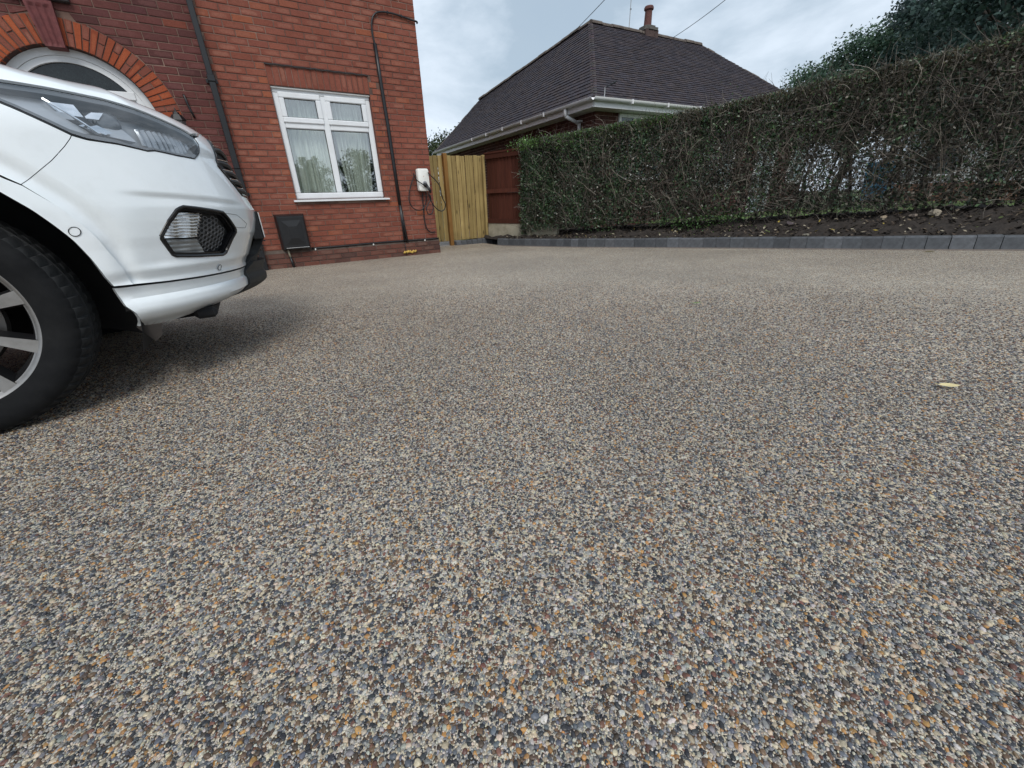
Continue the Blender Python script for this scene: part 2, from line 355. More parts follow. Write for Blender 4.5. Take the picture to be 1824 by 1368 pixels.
# litter on the soil: bark chips and fallen leaves joined as one mass
mb=MB()
for i in range(7500):
    y=random.uniform(-2.5,7.2); d=random.uniform(.12,1.35); x=kerb_x(min(y,7.15))+d; z=soil_h(d,y)+random.uniform(.004,.03)
    a=random.uniform(0,6.28); l=random.uniform(.008,.028); w=l*random.uniform(.3,.7); tx,ty=math.cos(a),math.sin(a); u=random.uniform(-.7,.7)
    c=random.choice([(.030,.023,.018)]*9+[(.055,.04,.03)]*6+[(.11,.085,.06)]*3+[(.26,.22,.16),(.34,.30,.22)]+([(.34,.26,.06),(.09,.12,.04)] if random.random()<.4 else []))
    mb.add([(x-tx*l,y-ty*l,z-u*l),(x-ty*w,y+tx*w,z+.006),(x+tx*l,y+ty*l,z+u*l),(x+ty*w,y-tx*w,z-.004)],[(0,1,2,3)],c)
tag(mesh_obj('leaf_litter',mb,attr_mat('litter',.9),col=True),'bark chips and dry leaves scattered over the dark soil bed','litter',kind='stuff')
def rock(name,loc,s,col,label,rot=0):
    mb=MB(); n=10; m=6; v=[]; f=[]; sd=random.random()*10
    for i in range(m+1):
        ph=math.pi*i/m
        for j in range(n):
            th=2*math.pi*j/n; q=1+.22*math.sin(3*th+sd)*math.sin(2*ph+sd)+random.uniform(-.1,.1)
            x,y,z=math.sin(ph)*math.cos(th)*q,math.sin(ph)*math.sin(th)*q,math.cos(ph)*q
            x=max(-.8,min(.85,x)); z=max(-.7,min(.75,z)); v.append((x*s[0],y*s[1],z*s[2]))
    for i in range(m):
        for j in range(n): f.append((i*n+j,i*n+(j+1)%n,(i+1)*n+(j+1)%n,(i+1)*n+j))
    mb.add(v,f); o=mesh_obj(name,mb,mat('stone_'+label[:6],col,.9,var=.25,vs=30,bmp=.5,bs=60)); o.location=loc; o.rotation_euler=(random.uniform(-.3,.3),random.uniform(-.3,.3),rot)
    tag(o,label,'stone','stones lying on the soil bed'); return o
def on_soil(d,y): return (kerb_x(y)+d,y,soil_h(d,y)+.015)
rock('rock',on_soil(.80,1.40),(.075,.05,.05),(.30,.26,.20),'pale angular stone, largest on the soil bed at right, tilted up',.4)
rock('rock',on_soil(.72,1.78),(.055,.035,.026),(.34,.27,.19),'flat tan stone lying left of the large tilted stone',.2)
rock('rock',on_soil(.75,1.55),(.05,.03,.02),(.20,.16,.13),'low brown stone between the tan and the large tilted stone',1.0)
rock('rock',on_soil(.62,2.60),(.065,.045,.03),(.10,.08,.085),'dull dark brick-like stone farther left on the soil bed',.1)
rock('rock',on_soil(.18,2.25),(.055,.025,.015),(.26,.24,.19),'thin pale stone lying just behind the kerb',.9)
rock('rock',on_soil(.30,1.05),(.045,.03,.018),(.26,.22,.17),'small buff stone near the kerb at the far right',.9)
# fallen leaves and a twig on the drive
def leaf(name,x,y,L,Wd,ang,col,label,curl=.25,lift=.010):
    mb=MB(); n=8; v=[]; f=[]
    for i in range(n+1):
        t=i/n; w=Wd*math.sin(math.pi*min(1,t*.97+.015))**.8; xx=(t-.5)*L; zz=curl*L*.3*(t-.5)**2*4
        for s in(-1,0,1): v.append((xx,s*w/2,zz+abs(s)*w*.18))
    for i in range(n):
        for j in range(2): f.append((i*3+j,i*3+j+1,i*3+j+4,i*3+j+3))
    mb.add(v,f); mb.tube([(-L*.5,0,curl*L*.3),(-L*.68,.002,curl*L*.3+.003)],.0009,5)
    o=mesh_obj(name,mb,mat(name+'_skin',col,.6,var=.15,vs=60),smooth=True); o.location=(x,y,zg(y)+lift); o.rotation_euler=(0.12,-.05,ang); tag(o,label,'leaf'); return o
leaf('fallen_leaf',1.609,.183,.047,.021,math.radians(-52),(.60,.50,.26),'pale yellow fallen leaf lying alone on the gravel at right')
leaf('fallen_leaf',2.121,1.325,.055,.014,math.radians(-28),(.16,.24,.08),'thin green leaf lying on the gravel in the middle distance')
leaf('fallen_leaf',5.392,1.115,.075,.04,math.radians(-60),(.12,.10,.05),'brown leaf lying on the gravel close to the kerb')
mb=MB(); mb.tube([(-.37,1.665,zg(1.66)+.006),(-.33,1.63,zg(1.63)+.011),(-.285,1.58,zg(1.58)+.007)],[.0018,.0016,.001],5)
tag(mesh_obj('twig',mb,mat('twig_bark',(.05,.035,.025),.9)),'thin dark twig on the gravel in front of the car wheel','twig')
# ------------------------------------------------------------------ brick house
HX1=2.972; HX0=-4.6; HTOP=5.4
def brick_mat(name,objrand,stops,patch,patch_amt,border=True):
    m,t,b=_new(name)
    if objrand: oi=t.nodes.new('ShaderNodeObjectInfo'); rnd=oi.outputs['Random']
    else:
        a=t.nodes.new('ShaderNodeAttribute'); a.attribute_name='col'; s=t.nodes.new('ShaderNodeSeparateColor'); t.links.new(a.outputs['Color'],s.inputs[0]); rnd=s.outputs[0]
    r=ramp(t,stops); t.links.new(rnd,r.inputs[0])
    rnd2=mathn(t,'FRACT',mathn(t,'MULTIPLY',rnd,37.31)); rnd3=mathn(t,'FRACT',mathn(t,'MULTIPLY',rnd,91.7))
    uv=t.nodes.new('ShaderNodeUVMap'); su=t.nodes.new('ShaderNodeSeparateXYZ'); t.links.new(uv.outputs[0],su.inputs[0])
    gx=t.nodes.new('ShaderNodeNewGeometry'); nz=t.nodes.new('ShaderNodeTexNoise'); nz.inputs['Scale'].default_value=34; nz.inputs['Detail'].default_value=5; nz.inputs['Roughness'].default_value=.65; t.links.new(gx.outputs['Position'],nz.inputs['Vector'])
    # kiss-mark: paler oval inside the face, offset per brick
    cx=mathn(t,'ADD',mathn(t,'MULTIPLY',rnd3,.3),.35); dx=mathn(t,'MULTIPLY',mathn(t,'SUBTRACT',su.outputs[0],cx),1.15); dy=mathn(t,'MULTIPLY',mathn(t,'SUBTRACT',su.outputs[1],.52),1.35)
    d=mathn(t,'ADD',mathn(t,'POWER',mathn(t,'ABSOLUTE',dx),4),mathn(t,'POWER',mathn(t,'ABSOLUTE',dy),4)); d=mathn(t,'POWER',d,.25)
    d=mathn(t,'ADD',d,mathn(t,'MULTIPLY',mathn(t,'SUBTRACT',nz.outputs['Fac'],.5),.45))
    mr=t.nodes.new('ShaderNodeMapRange'); mr.inputs[1].default_value=.46; mr.inputs[2].default_value=.34; t.links.new(d,mr.inputs[0])
    amt=mathn(t,'MULTIPLY',mathn(t,'MULTIPLY',mr.outputs[0],mathn(t,'POWER',rnd2,1.5)),patch_amt)
    c=mixc(t,r.outputs[0],patch,amt)
    n2=t.nodes.new('ShaderNodeTexNoise'); n2.inputs['Scale'].default_value=95; n2.inputs['Detail'].default_value=4; n2.inputs['Roughness'].default_value=.7; t.links.new(gx.outputs['Position'],n2.inputs['Vector'])
    r3=ramp(t,[(.3,(.72,.70,.69)),(.7,(1.18,1.18,1.2))]); t.links.new(n2.outputs['Fac'],r3.inputs[0]); c=mixc(t,c,r3.outputs[0],1.0,'MULTIPLY')
    n4=t.nodes.new('ShaderNodeTexNoise'); n4.inputs['Scale'].default_value=1.7; n4.inputs['Detail'].default_value=6; n4.inputs['Roughness'].default_value=.62; t.links.new(gx.outputs['Position'],n4.inputs['Vector'])
    r4=ramp(t,[(.35,(.87,.855,.85)),(.62,(1.05,1.05,1.05))]); t.links.new(n4.outputs['Fac'],r4.inputs[0]); c=mixc(t,c,r4.outputs[0],1.0,'MULTIPLY')
    t.links.new(c,b.inputs['Base Color']); b.inputs['Roughness'].default_value=.88; b.inputs['Specular IOR Level'].default_value=.25
    bump(t,b,n2.outputs['Fac'],.55,.004); return m
RED=[(0,(.192,.061,.041)),(.25,(.212,.068,.045)),(.5,(.228,.074,.050)),(.75,(.208,.068,.048)),(.96,(.240,.078,.050)),(1,(.29,.092,.048))]
DARK=[(0,(.075,.030,.029)),(.3,(.110,.040,.036)),(.7,(.135,.047,.041)),(.92,(.095,.035,.036)),(1,(.19,.056,.036))]
ORA=[(0,(.27,.062,.028)),(.5,(.35,.085,.034)),(1,(.22,.052,.028))]
MR=[brick_mat('red_brick',True,RED,(.35,.165,.115),.5),brick_mat('red_brick_mass',False,RED,(.35,.165,.115),.5)]
MD=[brick_mat('maroon_brick',True,DARK,(.22,.10,.09),.35),brick_mat('maroon_brick_mass',False,DARK,(.22,.10,.09),.35)]
PLB=[(0,(.085,.045,.038)),(.5,(.13,.058,.045)),(1,(.17,.066,.048))]
MPL=[brick_mat('plinth_brick',True,PLB,(.20,.13,.10),.5),brick_mat('plinth_brick_mass',False,PLB,(.20,.13,.10),.5)]
MO=brick_mat('orange_rubber_brick',True,ORA,(.5,.16,.07),.3)
MT=brick_mat('terracotta_mass',False,ORA,(.5,.16,.07),.3)
def mortar_mat():
    m,t,b=_new('wall_mortar'); n=noise(t,2.2,6,.65); r=ramp(t,[(.32,(.085,.052,.042)),(.5,(.15,.09,.07)),(.70,(.28,.19,.15))]); t.links.new(n.outputs['Fac'],r.inputs[0]); t.links.new(r.outputs[0],b.inputs['Base Color']); b.inputs['Roughness'].default_value=.95
    bump(t,b,noise(t,180,3).outputs['Fac'],.5,.004); return m
M_wm=mortar_mat()
house=Thing('brick_house',(0,WALL_Y,0),'red brick house with arched doorway and white casement window, at left','house')
# openings
WX0,WX1,WZ0,WZ1=.858,2.145,.918,2.272; LZ1=2.492
AX,AZ,ARI,ARO=-1.072,1.79,.655,.892
JB=.255   # junction of the two brickworks behind the downpipe
def wall_face(poly_out,holes,y,nx=60):
    pts=[Vector(p) for p in poly_out]; ed=[(i,(i+1)%len(poly_out)) for i in range(len(poly_out))]
    for h in holes:
        o=len(pts); pts+=[Vector(p) for p in h]; ed+=[(o+i,o+(i+1)%len(h)) for i in range(len(h))]
    V,_,Fs,*_r=delaunay_2d_cdt(pts,ed,[],0,1e-6)
    def inside(x,z,pl):
        c=False; j=len(pl)-1
        for i in range(len(pl)):
            if (pl[i][1]>z)!=(pl[j][1]>z) and x<(pl[j][0]-pl[i][0])*(z-pl[i][1])/(pl[j][1]-pl[i][1])+pl[i][0]: c=not c
            j=i
        return c
    fs=[]
    for f in Fs:
        cx=sum(V[i][0] for i in f)/3; cz=sum(V[i][1] for i in f)/3
        if inside(cx,cz,poly_out) and not any(inside(cx,cz,h) for h in holes): fs.append(tuple(f))
    return [(v[0],y,v[1]) for v in V],fs
win_hole=[(WX0,WZ0),(WX1,WZ0),(WX1,WZ1),(WX0,WZ1)]
door_hole=[(AX-ARI,0.0),(AX+ARI,0.0)]+[(AX+ARI*math.cos(a),AZ+ARI*math.sin(a)) for a in np.linspace(0,math.pi,33)]
door_hole=[(x,max(z,.15)) for x,z in door_hole]
MY=WALL_Y+.006   # mortar plane lies 6 mm behind the brick faces
v,f=wall_face([(HX0,-.3),(HX1-.004,-.3),(HX1-.004,HTOP),(HX0,HTOP)],[win_hole,door_hole],MY)
mb=MB(); mb.add(v,f)
wall=house.part('wall',mb,M_wm)
# reveals of the openings
def reveal(poly,depth,closed=True):
    m=MB(); n=len(poly); v=[(x,MY,z) for x,z in poly]+[(x,MY+depth,z) for x,z in poly]
    m.add(v,[(i,(i+1)%n,(i+1)%n+n,i+n) for i in range(n)],(.4,.4,.4)); return m
house.sub(wall,'window_reveal',reveal(win_hole,.12),mat('reveal_brick',(.16,.05,.035),.9,var=.25,vs=20))
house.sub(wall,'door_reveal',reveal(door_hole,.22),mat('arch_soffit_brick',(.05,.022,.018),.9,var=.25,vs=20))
# side, rear walls and roof (plain, out of the picture)
M_side=mat('side_brick',(.28,.08,.05),.9,var=.3,vs=30,bmp=.4,bs=60)
mb=MB(); mb.add([(HX1,MY+.006,-.3),(HX1,14.5,-.3),(HX1,14.5,HTOP),(HX1,MY+.006,HTOP)],[(0,1,2,3)]); mb.add([(HX0,MY+.006,-.3),(HX0,14.5,-.3),(HX0,14.5,HTOP),(HX0,MY+.006,HTOP)],[(3,2,1,0)]); mb.add([(HX0,14.5,-.3),(HX1,14.5,-.3),(HX1,14.5,HTOP),(HX0,14.5,HTOP)],[(0,1,2,3)])
house.part('side_wall',mb,M_side)
mb=MB(); cxm=(HX0+HX1)/2
mb.add([(HX0-.3,WALL_Y-.35,HTOP),(HX1+.3,WALL_Y-.35,HTOP),(HX1+.3,14.9,HTOP),(HX0-.3,14.9,HTOP),(cxm-1,10.7,8.2),(cxm+1,10.7,8.2)],[(0,1,5,4),(1,2,5),(2,3,4,5),(3,0,4),(0,3,2,1)])
house.part('roof',mb,mat('slate_roof',(.06,.06,.07),.8,var=.3,vs=8))
# --- bricks
CH=.075; Z0=.255; BL=.225; BH=.065; BW=.215
def brick_mesh(x0b,x1b,x0t,x1t,h,dep=.035,ch=.003,tilt=0):
    """front face toward -y at y=0 with small arris, local origin at lower-left centre"""
    a=ch; w0,w1=x0b,x1b
    fr=[(x0b+a,0,a),(x1b-a,0,a),(x1t-a,0,h-a),(x0t+a,0,h-a)]; ou=[(x0b,a,0),(x1b,a,0),(x1t,a,h),(x0t,a,h)]; bk=[(x0b,dep,0),(x1b,dep,0),(x1t,dep,h),(x0t,dep,h)]
    W=max(x1b,x1t)-min(x0b,x0t); mn=min(x0b,x0t)
    j=[random.uniform(-.0012,.0012) for _ in range(4)]; fr=[(x,y+j[i],z) for i,(x,y,z) in enumerate(fr)]
    v=fr+ou+bk; uv=[((x-mn)/max(W,.01),z/h) for x,y,z in v]
    f=[(0,1,2,3)]+[(i,4+i,4+(i+1)%4,(i+1)%4) for i in range(4)]+[(4+i,8+i,8+(i+1)%4,4+(i+1)%4) for i in range(4)]
    return v,f,uv
bricks=[]   # dict(kind,x,z,verts...)
def circ_x(z,side):
    d=z-AZ
    if abs(d)>=ARO+.008: return None
    return (ARO+.008)*math.sqrt(1-(d/(ARO+.008))**2)
def put(kind,x0,x1,z,h=BH,x0t=None,x1t=None,dy=0):
    bricks.append((kind,x0,x1,x0 if x0t is None else x0t,x1 if x1t is None else x1t,z,h,dy))
def course(kind,xa,xb,z,off,jamb=None):
    x=xa-off
    while x<xb-.02:
        a,b=max(x,xa),min(x+BW,xb)
        if b-a>.03: put(kind,a,b,z)
        x+=BL
nc=int((HTOP-Z0)/CH)
for k in range(-1,nc):
    z=Z0+k*CH+.005; zt=z+BH; odd=k%2
    if k<0: continue
    # right hand brickwork
    segs=[(JB,HX1-.001)]
    if zt>WZ0-.02 and z<WZ1+.003: segs=[(JB,WX0-.004),(WX1+.004,HX1-.001)]
    elif zt>WZ1 and z<LZ1-.004: segs=[(JB,WX0-.012),(WX1+.012,HX1-.001)]
    for (xa,xb) in segs:
        # half-brick closers at jambs and the corner on alternate courses
        if xb>HX1-.01:
            if odd: put('corner',xb-.1025,xb,z); xb-=.1125
        elif odd: put('closer',xb-.1025,xb,z); xb-=.1125
        if xa>WX1-.01 and not odd: put('closer',xa,xa+.1025,z); xa+=.1125
        x=xb
        while x>xa+.02:
            a=max(xa,x-BW)
            if x-a>.03: put('red',a,x,z)
            x-=BL
    # left hand maroon brickwork, cut by the arch ring
    c0,c1=circ_x(z,1),circ_x(zt,1)
    x=JB-.035-(BL/2 if odd else 0); hi=JB-.012
    spans=[]
    x=hi-(.1125 if odd else 0); 
    if odd: spans.append((hi-.1025,hi))
    while x>HX0+.02: spans.append((max(HX0,x-BW),x)); x-=BL
    for a,b in spans:
        if zt<AZ: lim0=lim1=ARI+.235
        elif z<AZ: lim0=ARI+.235; lim1=c1 or 0
        else: lim0,lim1=c0,c1
        if (lim0 is None): put('dark',a,b,z); continue
        l0=lim0; l1=lim1 if lim1 is not None else 0.0
        if a>=AX:
            if b<=AX+min(l0,l1)+.02: continue
            put('dark',max(a,AX+l0),b,z,x0t=max(a,AX+l1)) if b>AX+l0+.01 else put('dark',b-.012,b,z,x0t=max(a,AX+l1))
        elif b<=AX:
            if a>=AX-min(l0,l1)-.02: continue
            put('dark',a,min(b,AX-l0),z,x1t=min(b,AX-l1)) if a<AX-l0-.01 else put('dark',a,a+.012,z,x1t=min(b,AX-l1))
        else:
            if l0>.13: 
                if b>AX+l0+.02: put('dark',AX+l0,b,z,x0t=AX+l1)
                if a<AX-l0-.02: put('dark',a,AX-l0,z,x1t=AX-l1)
            else: put('dark',a,b,z)
# plinth courses stand 22 mm proud, with a sloping dark ledge on top
PL=.024
for k in range(3):
    z=-.01+k*CH; odd=k%2; x=HX1+.02-(.1125 if odd else 0)
    if odd: put('plinth',x+.01,x+.1125,z,dy=-PL)
    while x>JB-.6: put('plinth',x-BW,x,z,dy=-PL); x-=BL
def key(b):
    P=np.array([(b[1]+b[2])/2,WALL_Y+b[7],b[5]+b[6]/2]); px,py,w=project(P)
    if not(-30<px<1850 and -30<py<520): return -1
    if px<470 and py>135+ (px/470)*330: return -.5   # hidden behind the car
    return (b[2]-b[1])*b[6]/w**2
order=sorted(range(len(bricks)),key=lambda i:-key(bricks[i]))
single=set(order[:300]); share={}
mass={'red':MB(),'dark':MB(),'plinth':MB()}
for i,bk in enumerate(bricks):
    kind,x0,x1,x0t,x1t,z,h,dy=bk; dark=kind in('dark',)
    jy=random.uniform(-.0015,.0015)
    if i in single:
        std=abs(x0-x0t)<1e-6 and abs(x1-x1t)<1e-6
        ky=(kind,round(x1-x0,4)) if std else None
        if std and ky in share and len(share[ky])>=4: me=random.choice(share[ky])
        else:
            v,f,uv=brick_mesh(0,x1-x0,x0t-x0,x1t-x0,h); m=MB(); m.add(v,f,None,uv)
            mm={'red':MR[0],'corner':MR[0],'dark':MD[0],'plinth':MPL[0],'closer':MO}[kind]
            o=mesh_obj('brick',m,mm,uv=True); me=o.data; bpy.data.objects.remove(o)
            if std: share.setdefault(ky,[]).append(me)
        o=bpy.data.objects.new('brick',me); COL.objects.link(o); o.parent=wall; o.location=(x0,WALL_Y+dy+jy,z)
    else:
        v,f,uv=brick_mesh(x0,x1,x0t,x1t,h); q=random.random()
        if kind=='closer': q=.97+.03*q
        mass[kind if kind in('dark','plinth') else 'red'].add([(a,WALL_Y+dy+jy+b,z+c) for a,b,c in v],f,(q,q,q),uv)
for k,nm,mm in (('red','red_brickwork',MR[1]),('dark','maroon_brickwork',MD[1]),('plinth','plinth_brickwork',MPL[1])):
    o=house.sub(wall,nm,mass[k],mm,col=True,uv=True); o['kind']='stuff'
# plinth core and ledge
mb=MB(); mb.add([(JB-.6,WALL_Y-PL+.008,-.3),(HX1+.016,WALL_Y-PL+.008,-.3),(HX1+.016,WALL_Y-PL+.008,.215),(JB-.6,WALL_Y-PL+.008,.215),(JB-.6,MY+.001,.252),(HX1+.016,MY+.001,.252),(HX1+.016,WALL_Y+.3,-.3),(HX1+.016,WALL_Y+.3,.252)],[(0,1,2,3),(3,2,5,4),(1,6,7,5,2)])
house.sub(wall,'plinth',mb,mat('plinth_render',(.10,.075,.062),.95,var=.4,vs=9,bmp=.6,bs=50))
# soldier bricks over the window, slightly splayed
ns=17; zb,zt=WZ1+.006,LZ1-.004
for i in range(ns):
    xa=WX0-.006+(WX1-WX0+.012)*i/ns; xb=WX0-.006+(WX1-WX0+.012)*(i+1)/ns-.008
    v,f,uv=brick_mesh(0,xb-xa,0,xb-xa,zt-zb+random.uniform(-.006,.004)); m=MB(); m.add(v,f,None,[(b,a) for a,b in uv]); o=mesh_obj('lintel_brick',m,MR[0],wall,uv=True); o.location=(xa,WALL_Y+random.uniform(-.001,.001),zb)
# dark slip / flashing over the soldier course
mb=MB(); pts=[(x,WALL_Y-.012,LZ1+.006+.004*math.sin(x*40)+random.uniform(-.002,.002)) for x in np.linspace(WX0-.01,WX1+.01,60)]
mb.tube(pts,.009,6); house.sub(wall,'lintel_drip',mb,mat('lead_drip',(.035,.03,.03),.8,var=.3,vs=40))
# arch ring: whole bricks alternating with two halves, keystone in the crown
na=42
for i in range(na):
    a0=math.pi*(i)/na; a1=math.pi*(i+1)/na; am=(a0+a1)/2
    if abs(am-math.pi/2)<.10: continue
    g=.005
    def vous(r0,r1,ww):
        m=MB(); q=[]
        for r,a in ((r0,a0),(r1,a0),(r1,a1),(r0,a1)):
            s=g/r*(1 if a==a0 else -1); q.append((AX+r*math.cos(a+s),AZ+r*math.sin(a+s)))
        c=(sum(p[0] for p in q)/4,sum(p[1] for p in q)/4)
        fr=[(c[0]+(p[0]-c[0])*.97,WALL_Y-.004,c[1]+(p[1]-c[1])*.97) for p in q]; ou=[(p[0],WALL_Y,p[1]) for p in q]; bk=[(p[0],WALL_Y+.11,p[1]) for p in q]
        m.add(fr+ou+bk,[(3,2,1,0)]+[((i+1)%4,4+(i+1)%4,4+i,i) for i in range(4)]+[(4+(i+1)%4,8+(i+1)%4,8+i,4+i) for i in range(4)]+[(8,9,10,11)],None,[(0,0),(1,0),(1,1),(0,1)]*3)
        mesh_obj('arch_brick',m,ww,wall,uv=True)
    if i%2: vous(ARI,ARO,MO)
    else:
        rm=(ARI+ARO)/2+random.uniform(-.02,.02); vous(ARI,rm-.005,MO if random.random()<.3 else MR[0]); vous(rm+.005,ARO,MO if random.random()<.3 else MR[0])
for s in (-1,1):
    for k in range(22):
        z=AZ-(k+1)*CH+.005; 
        if z<.16: break
        x0,x1=(AX+ARI,AX+ARI+.222) if s>0 else (AX-ARI-.222,AX-ARI)
        v,f,uv=brick_mesh(0,x1-x0,0,x1-x0,BH); m=MB(); m.add(v,f,None,uv); o=mesh_obj('jamb_brick',m,MO if k%2 else MR[0],wall,uv=True); o.location=(x0,WALL_Y-.002,z)
# fluted keystone
mb=MB(); M_key=mat('keystone_terracotta',(.13,.035,.035),.8,var=.25,vs=25,bmp=.3,bs=80)
kz0,kz1=AZ+ARI-.035,AZ+ARO+.105
def kx(u,t): return AX-.005+(u-.5)*((.150)+(.215-.150)*t)
rowsk=[]; nu=25
for t in np.linspace(0,1,14):
    r=[]
    for i in range(nu):
        u=i/(nu-1); fl=0
        if .1<u<.9 and .04<t<.9: fl=.014*abs(math.sin((u-.1)/.8*3*math.pi))
        r.append((kx(u,t),WALL_Y-.05+fl-.012*t,kz0+(kz1-kz0)*t))
    rowsk.append(r)
n=nu; mb.v=[p for r in rowsk for p in r]; mb.f=[(i*n+j,i*n+j+1,(i+1)*n+j+1,(i+1)*n+j) for i in range(13) for j in range(n-1)]; mb.c=[(1,1,1)]*len(mb.v); mb.uv=[(0,0)]*len(mb.v)
for (u,) in ((0,),(1,)):
    mb.add([(kx(u,0),WALL_Y-.05,kz0),(kx(u,0),WALL_Y+.1,kz0),(kx(u,1),WALL_Y+.1,kz1),(kx(u,1),WALL_Y-.062,kz1)],[(0,1,2,3)])
mb.add([(kx(0,0),WALL_Y-.05,kz0),(kx(1,0),WALL_Y-.05,kz0),(kx(1,0),WALL_Y+.1,kz0),(kx(0,0),WALL_Y+.1,kz0)],[(0,1,2,3)])
mb.add([(kx(0,1),WALL_Y-.062,kz1),(kx(1,1),WALL_Y-.062,kz1),(kx(1,1),WALL_Y+.1,kz1),(kx(0,1),WALL_Y+.1,kz1)],[(0,1,2,3)])
ks=house.part('keystone',mb,M_key)
# sill stone of the storey above the keystone
mb=MB(); mb.bbox(AX-.28,AX+.24,WALL_Y-.06,WALL_Y+.05,kz1+.012,kz1+.10,.008); house.part('stone_band',mb,mat('sooty_stone',(.035,.03,.03),.9,var=.3,vs=20))
# arched door: white frame, dark fanlight, glazed panels
M_upvc=mat('white_upvc',(.74,.76,.78),.28,var=.03,vs=3,dirt=((.50,.50,.47),.25),ds=5)
M_dglass=mat('dark_fanlight_glass',(.012,.016,.017),.10,var=.5,vs=50,spec=.6)
door=MB(); YF=WALL_Y+.10
def arcband(mb,r0,r1,y0,y1,a0=0,a1=math.pi,n=40):
    v=[];f=[]
    for a in np.linspace(a0,a1,n+1):
        for r,y in((r0,y0),(r1,y0),(r1,y1),(r0,y1)): v.append((AX+r*math.cos(a),y,AZ+r*math.sin(a)))
    for i in range(n):
        for k in range(4): f.append((i*4+k,i*4+(k+1)%4,(i+1)*4+(k+1)%4,(i+1)*4+k))
    mb.add(v,f)
arcband(door,.585,ARI-.004,YF,YF+.07); arcband(door,.53,.583,YF+.012,YF+.07)
ftz=2.05   # transom below the fanlight
for s in(-1,1): door.bbox(AX+min(s*.585,s*(ARI-.004)),AX+max(s*.585,s*(ARI-.004)),YF,YF+.07,.15,AZ,.004)
dr=house.part('door',door,M_upvc)
mb=MB(); hw=math.sqrt(.56**2-(ftz-AZ)**2); mb.bbox(AX-hw,AX+hw,YF+.004,YF+.066,ftz-.04,ftz+.04,.006); house.sub(dr,'transom',mb,M_upvc)
mb=MB(); pts=[(AX+.535*math.cos(a),AZ+.535*math.sin(a)) for a in np.linspace(.4,math.pi-.4,40)]; pts=[(x,z) for x,z in pts if z>ftz+.03]
mb.add([(x,YF+.045,z) for x,z in pts],[tuple(range(len(pts)))[::-1]]); house.sub(dr,'fanlight',mb,M_dglass)
mb=MB(); mb.box(AX-.58,AX+.58,YF+.05,YF+.06,.15,ftz-.03); house.sub(dr,'door_leaf',mb,mat('door_leaf_white',(.66,.69,.71),.35,var=.05,vs=4))
for s in(-1,1):
    mb=MB()
    for (x0,x1,z0,z1) in ((.08,.50,1.92,1.96),(.08,.50,1.05,1.09),(.08,.12,1.09,1.92),(.46,.50,1.09,1.92)): mb.bbox(AX+min(s*x0,s*x1),AX+max(s*x0,s*x1),YF+.03,YF+.05,z0,z1,.006)
    p=house.sub(dr,'glazing_bead',mb,M_upvc); mb=MB(); mb.box(AX+min(s*.12,s*.46),AX+max(s*.12,s*.46),YF+.04,YF+.046,1.09,1.92); house.sub(dr,'pane',mb,mat('frosted_pane',(.32,.34,.36),.25,var=.1,vs=40))
# casement window
YW=WALL_Y+.045
win=MB(); fw=.062
win.bbox(WX0+.004,WX1-.004,YW,YW+.07,WZ0+.006,WZ0+.085,.010); win.bbox(WX0+.004,WX1-.004,YW,YW+.07,WZ1-.065,WZ1-.004,.010)
win.bbox(WX0+.004,WX0+.082,YW+.001,YW+.069,WZ0+.085,WZ1-.065,.010); win.bbox(WX1-.082,WX1-.004,YW+.001,YW+.069,WZ0+.085,WZ1-.065,.010)
XM=(WX0+WX1)/2-.02; ZT=1.845
win.bbox(XM-.042,XM+.042,YW+.002,YW+.068,WZ0+.085,WZ1-.065,.010); 
win.bbox(WX0+.082,XM-.042,YW+.003,YW+.067,ZT-.038,ZT+.038,.010); win.bbox(XM+.042,WX1-.082,YW+.003,YW+.067,ZT-.038,ZT+.038,.010)
wn=house.part('window',win,M_upvc)
M_glass=glass_mat('window_glass',(.93,.97,.96),1.5,0,.20)
M_gasket=mat('black_gasket',(.02,.02,.022),.6)
for s,(xa,xb) in enumerate(((WX0+.082,XM-.042),(XM+.042,WX1-.082))):
    # opening vent in the top light: its own sash frame standing proud
    za,zb=ZT+.038,WZ1-.065; mb=MB(); y0=YW-.016; w=.066
    mb.bbox(xa-.012,xb+.012,y0,YW+.04,zb-w+.012,zb+.012,.01); mb.bbox(xa-.012,xb+.012,y0,YW+.04,za-.012,za+w-.012,.01)
    mb.bbox(xa-.012,xa+w-.012,y0+.001,YW+.039,za+w-.012,zb-w+.012,.008); mb.bbox(xb-w+.012,xb+.012,y0+.001,YW+.039,za+w-.012,zb-w+.012,.008)
    house.sub(wn,'vent_sash',mb,M_upvc)
    mb=MB(); mb.box(xa+w-.014,xb-w+.014,YW+.018,YW+.024,za+w-.014,zb-w+.014); house.sub(wn,'pane',mb,M_glass)
    gk=MB()
    for q in ((xa+w-.012,xb-w+.012,za+w-.012,za+w-.006),(xa+w-.012,xb-w+.012,zb-w+.006,zb-w+.012),(xa+w-.012,xa+w-.006,za+w-.006,zb-w+.006),(xb-w+.006,xb-w+.012,za+w-.006,zb-w+.006)): gk.box(q[0],q[1],YW+.008,YW+.017,q[2],q[3])
    za,zb=WZ0+.085,ZT-.038; mb=MB(); mb.box(xa-.003,xb+.003,YW+.030,YW+.036,za-.003,zb+.003); house.sub(wn,'pane',mb,M_glass)
    for q in ((xa,xb,za,za+.006),(xa,xb,zb-.006,zb),(xa,xa+.006,za+.006,zb-.006),(xb-.006,xb,za+.006,zb-.006)): gk.box(q[0],q[1],YW+.016,YW+.029,q[2],q[3])
    house.sub(wn,'gasket',gk,M_gasket)
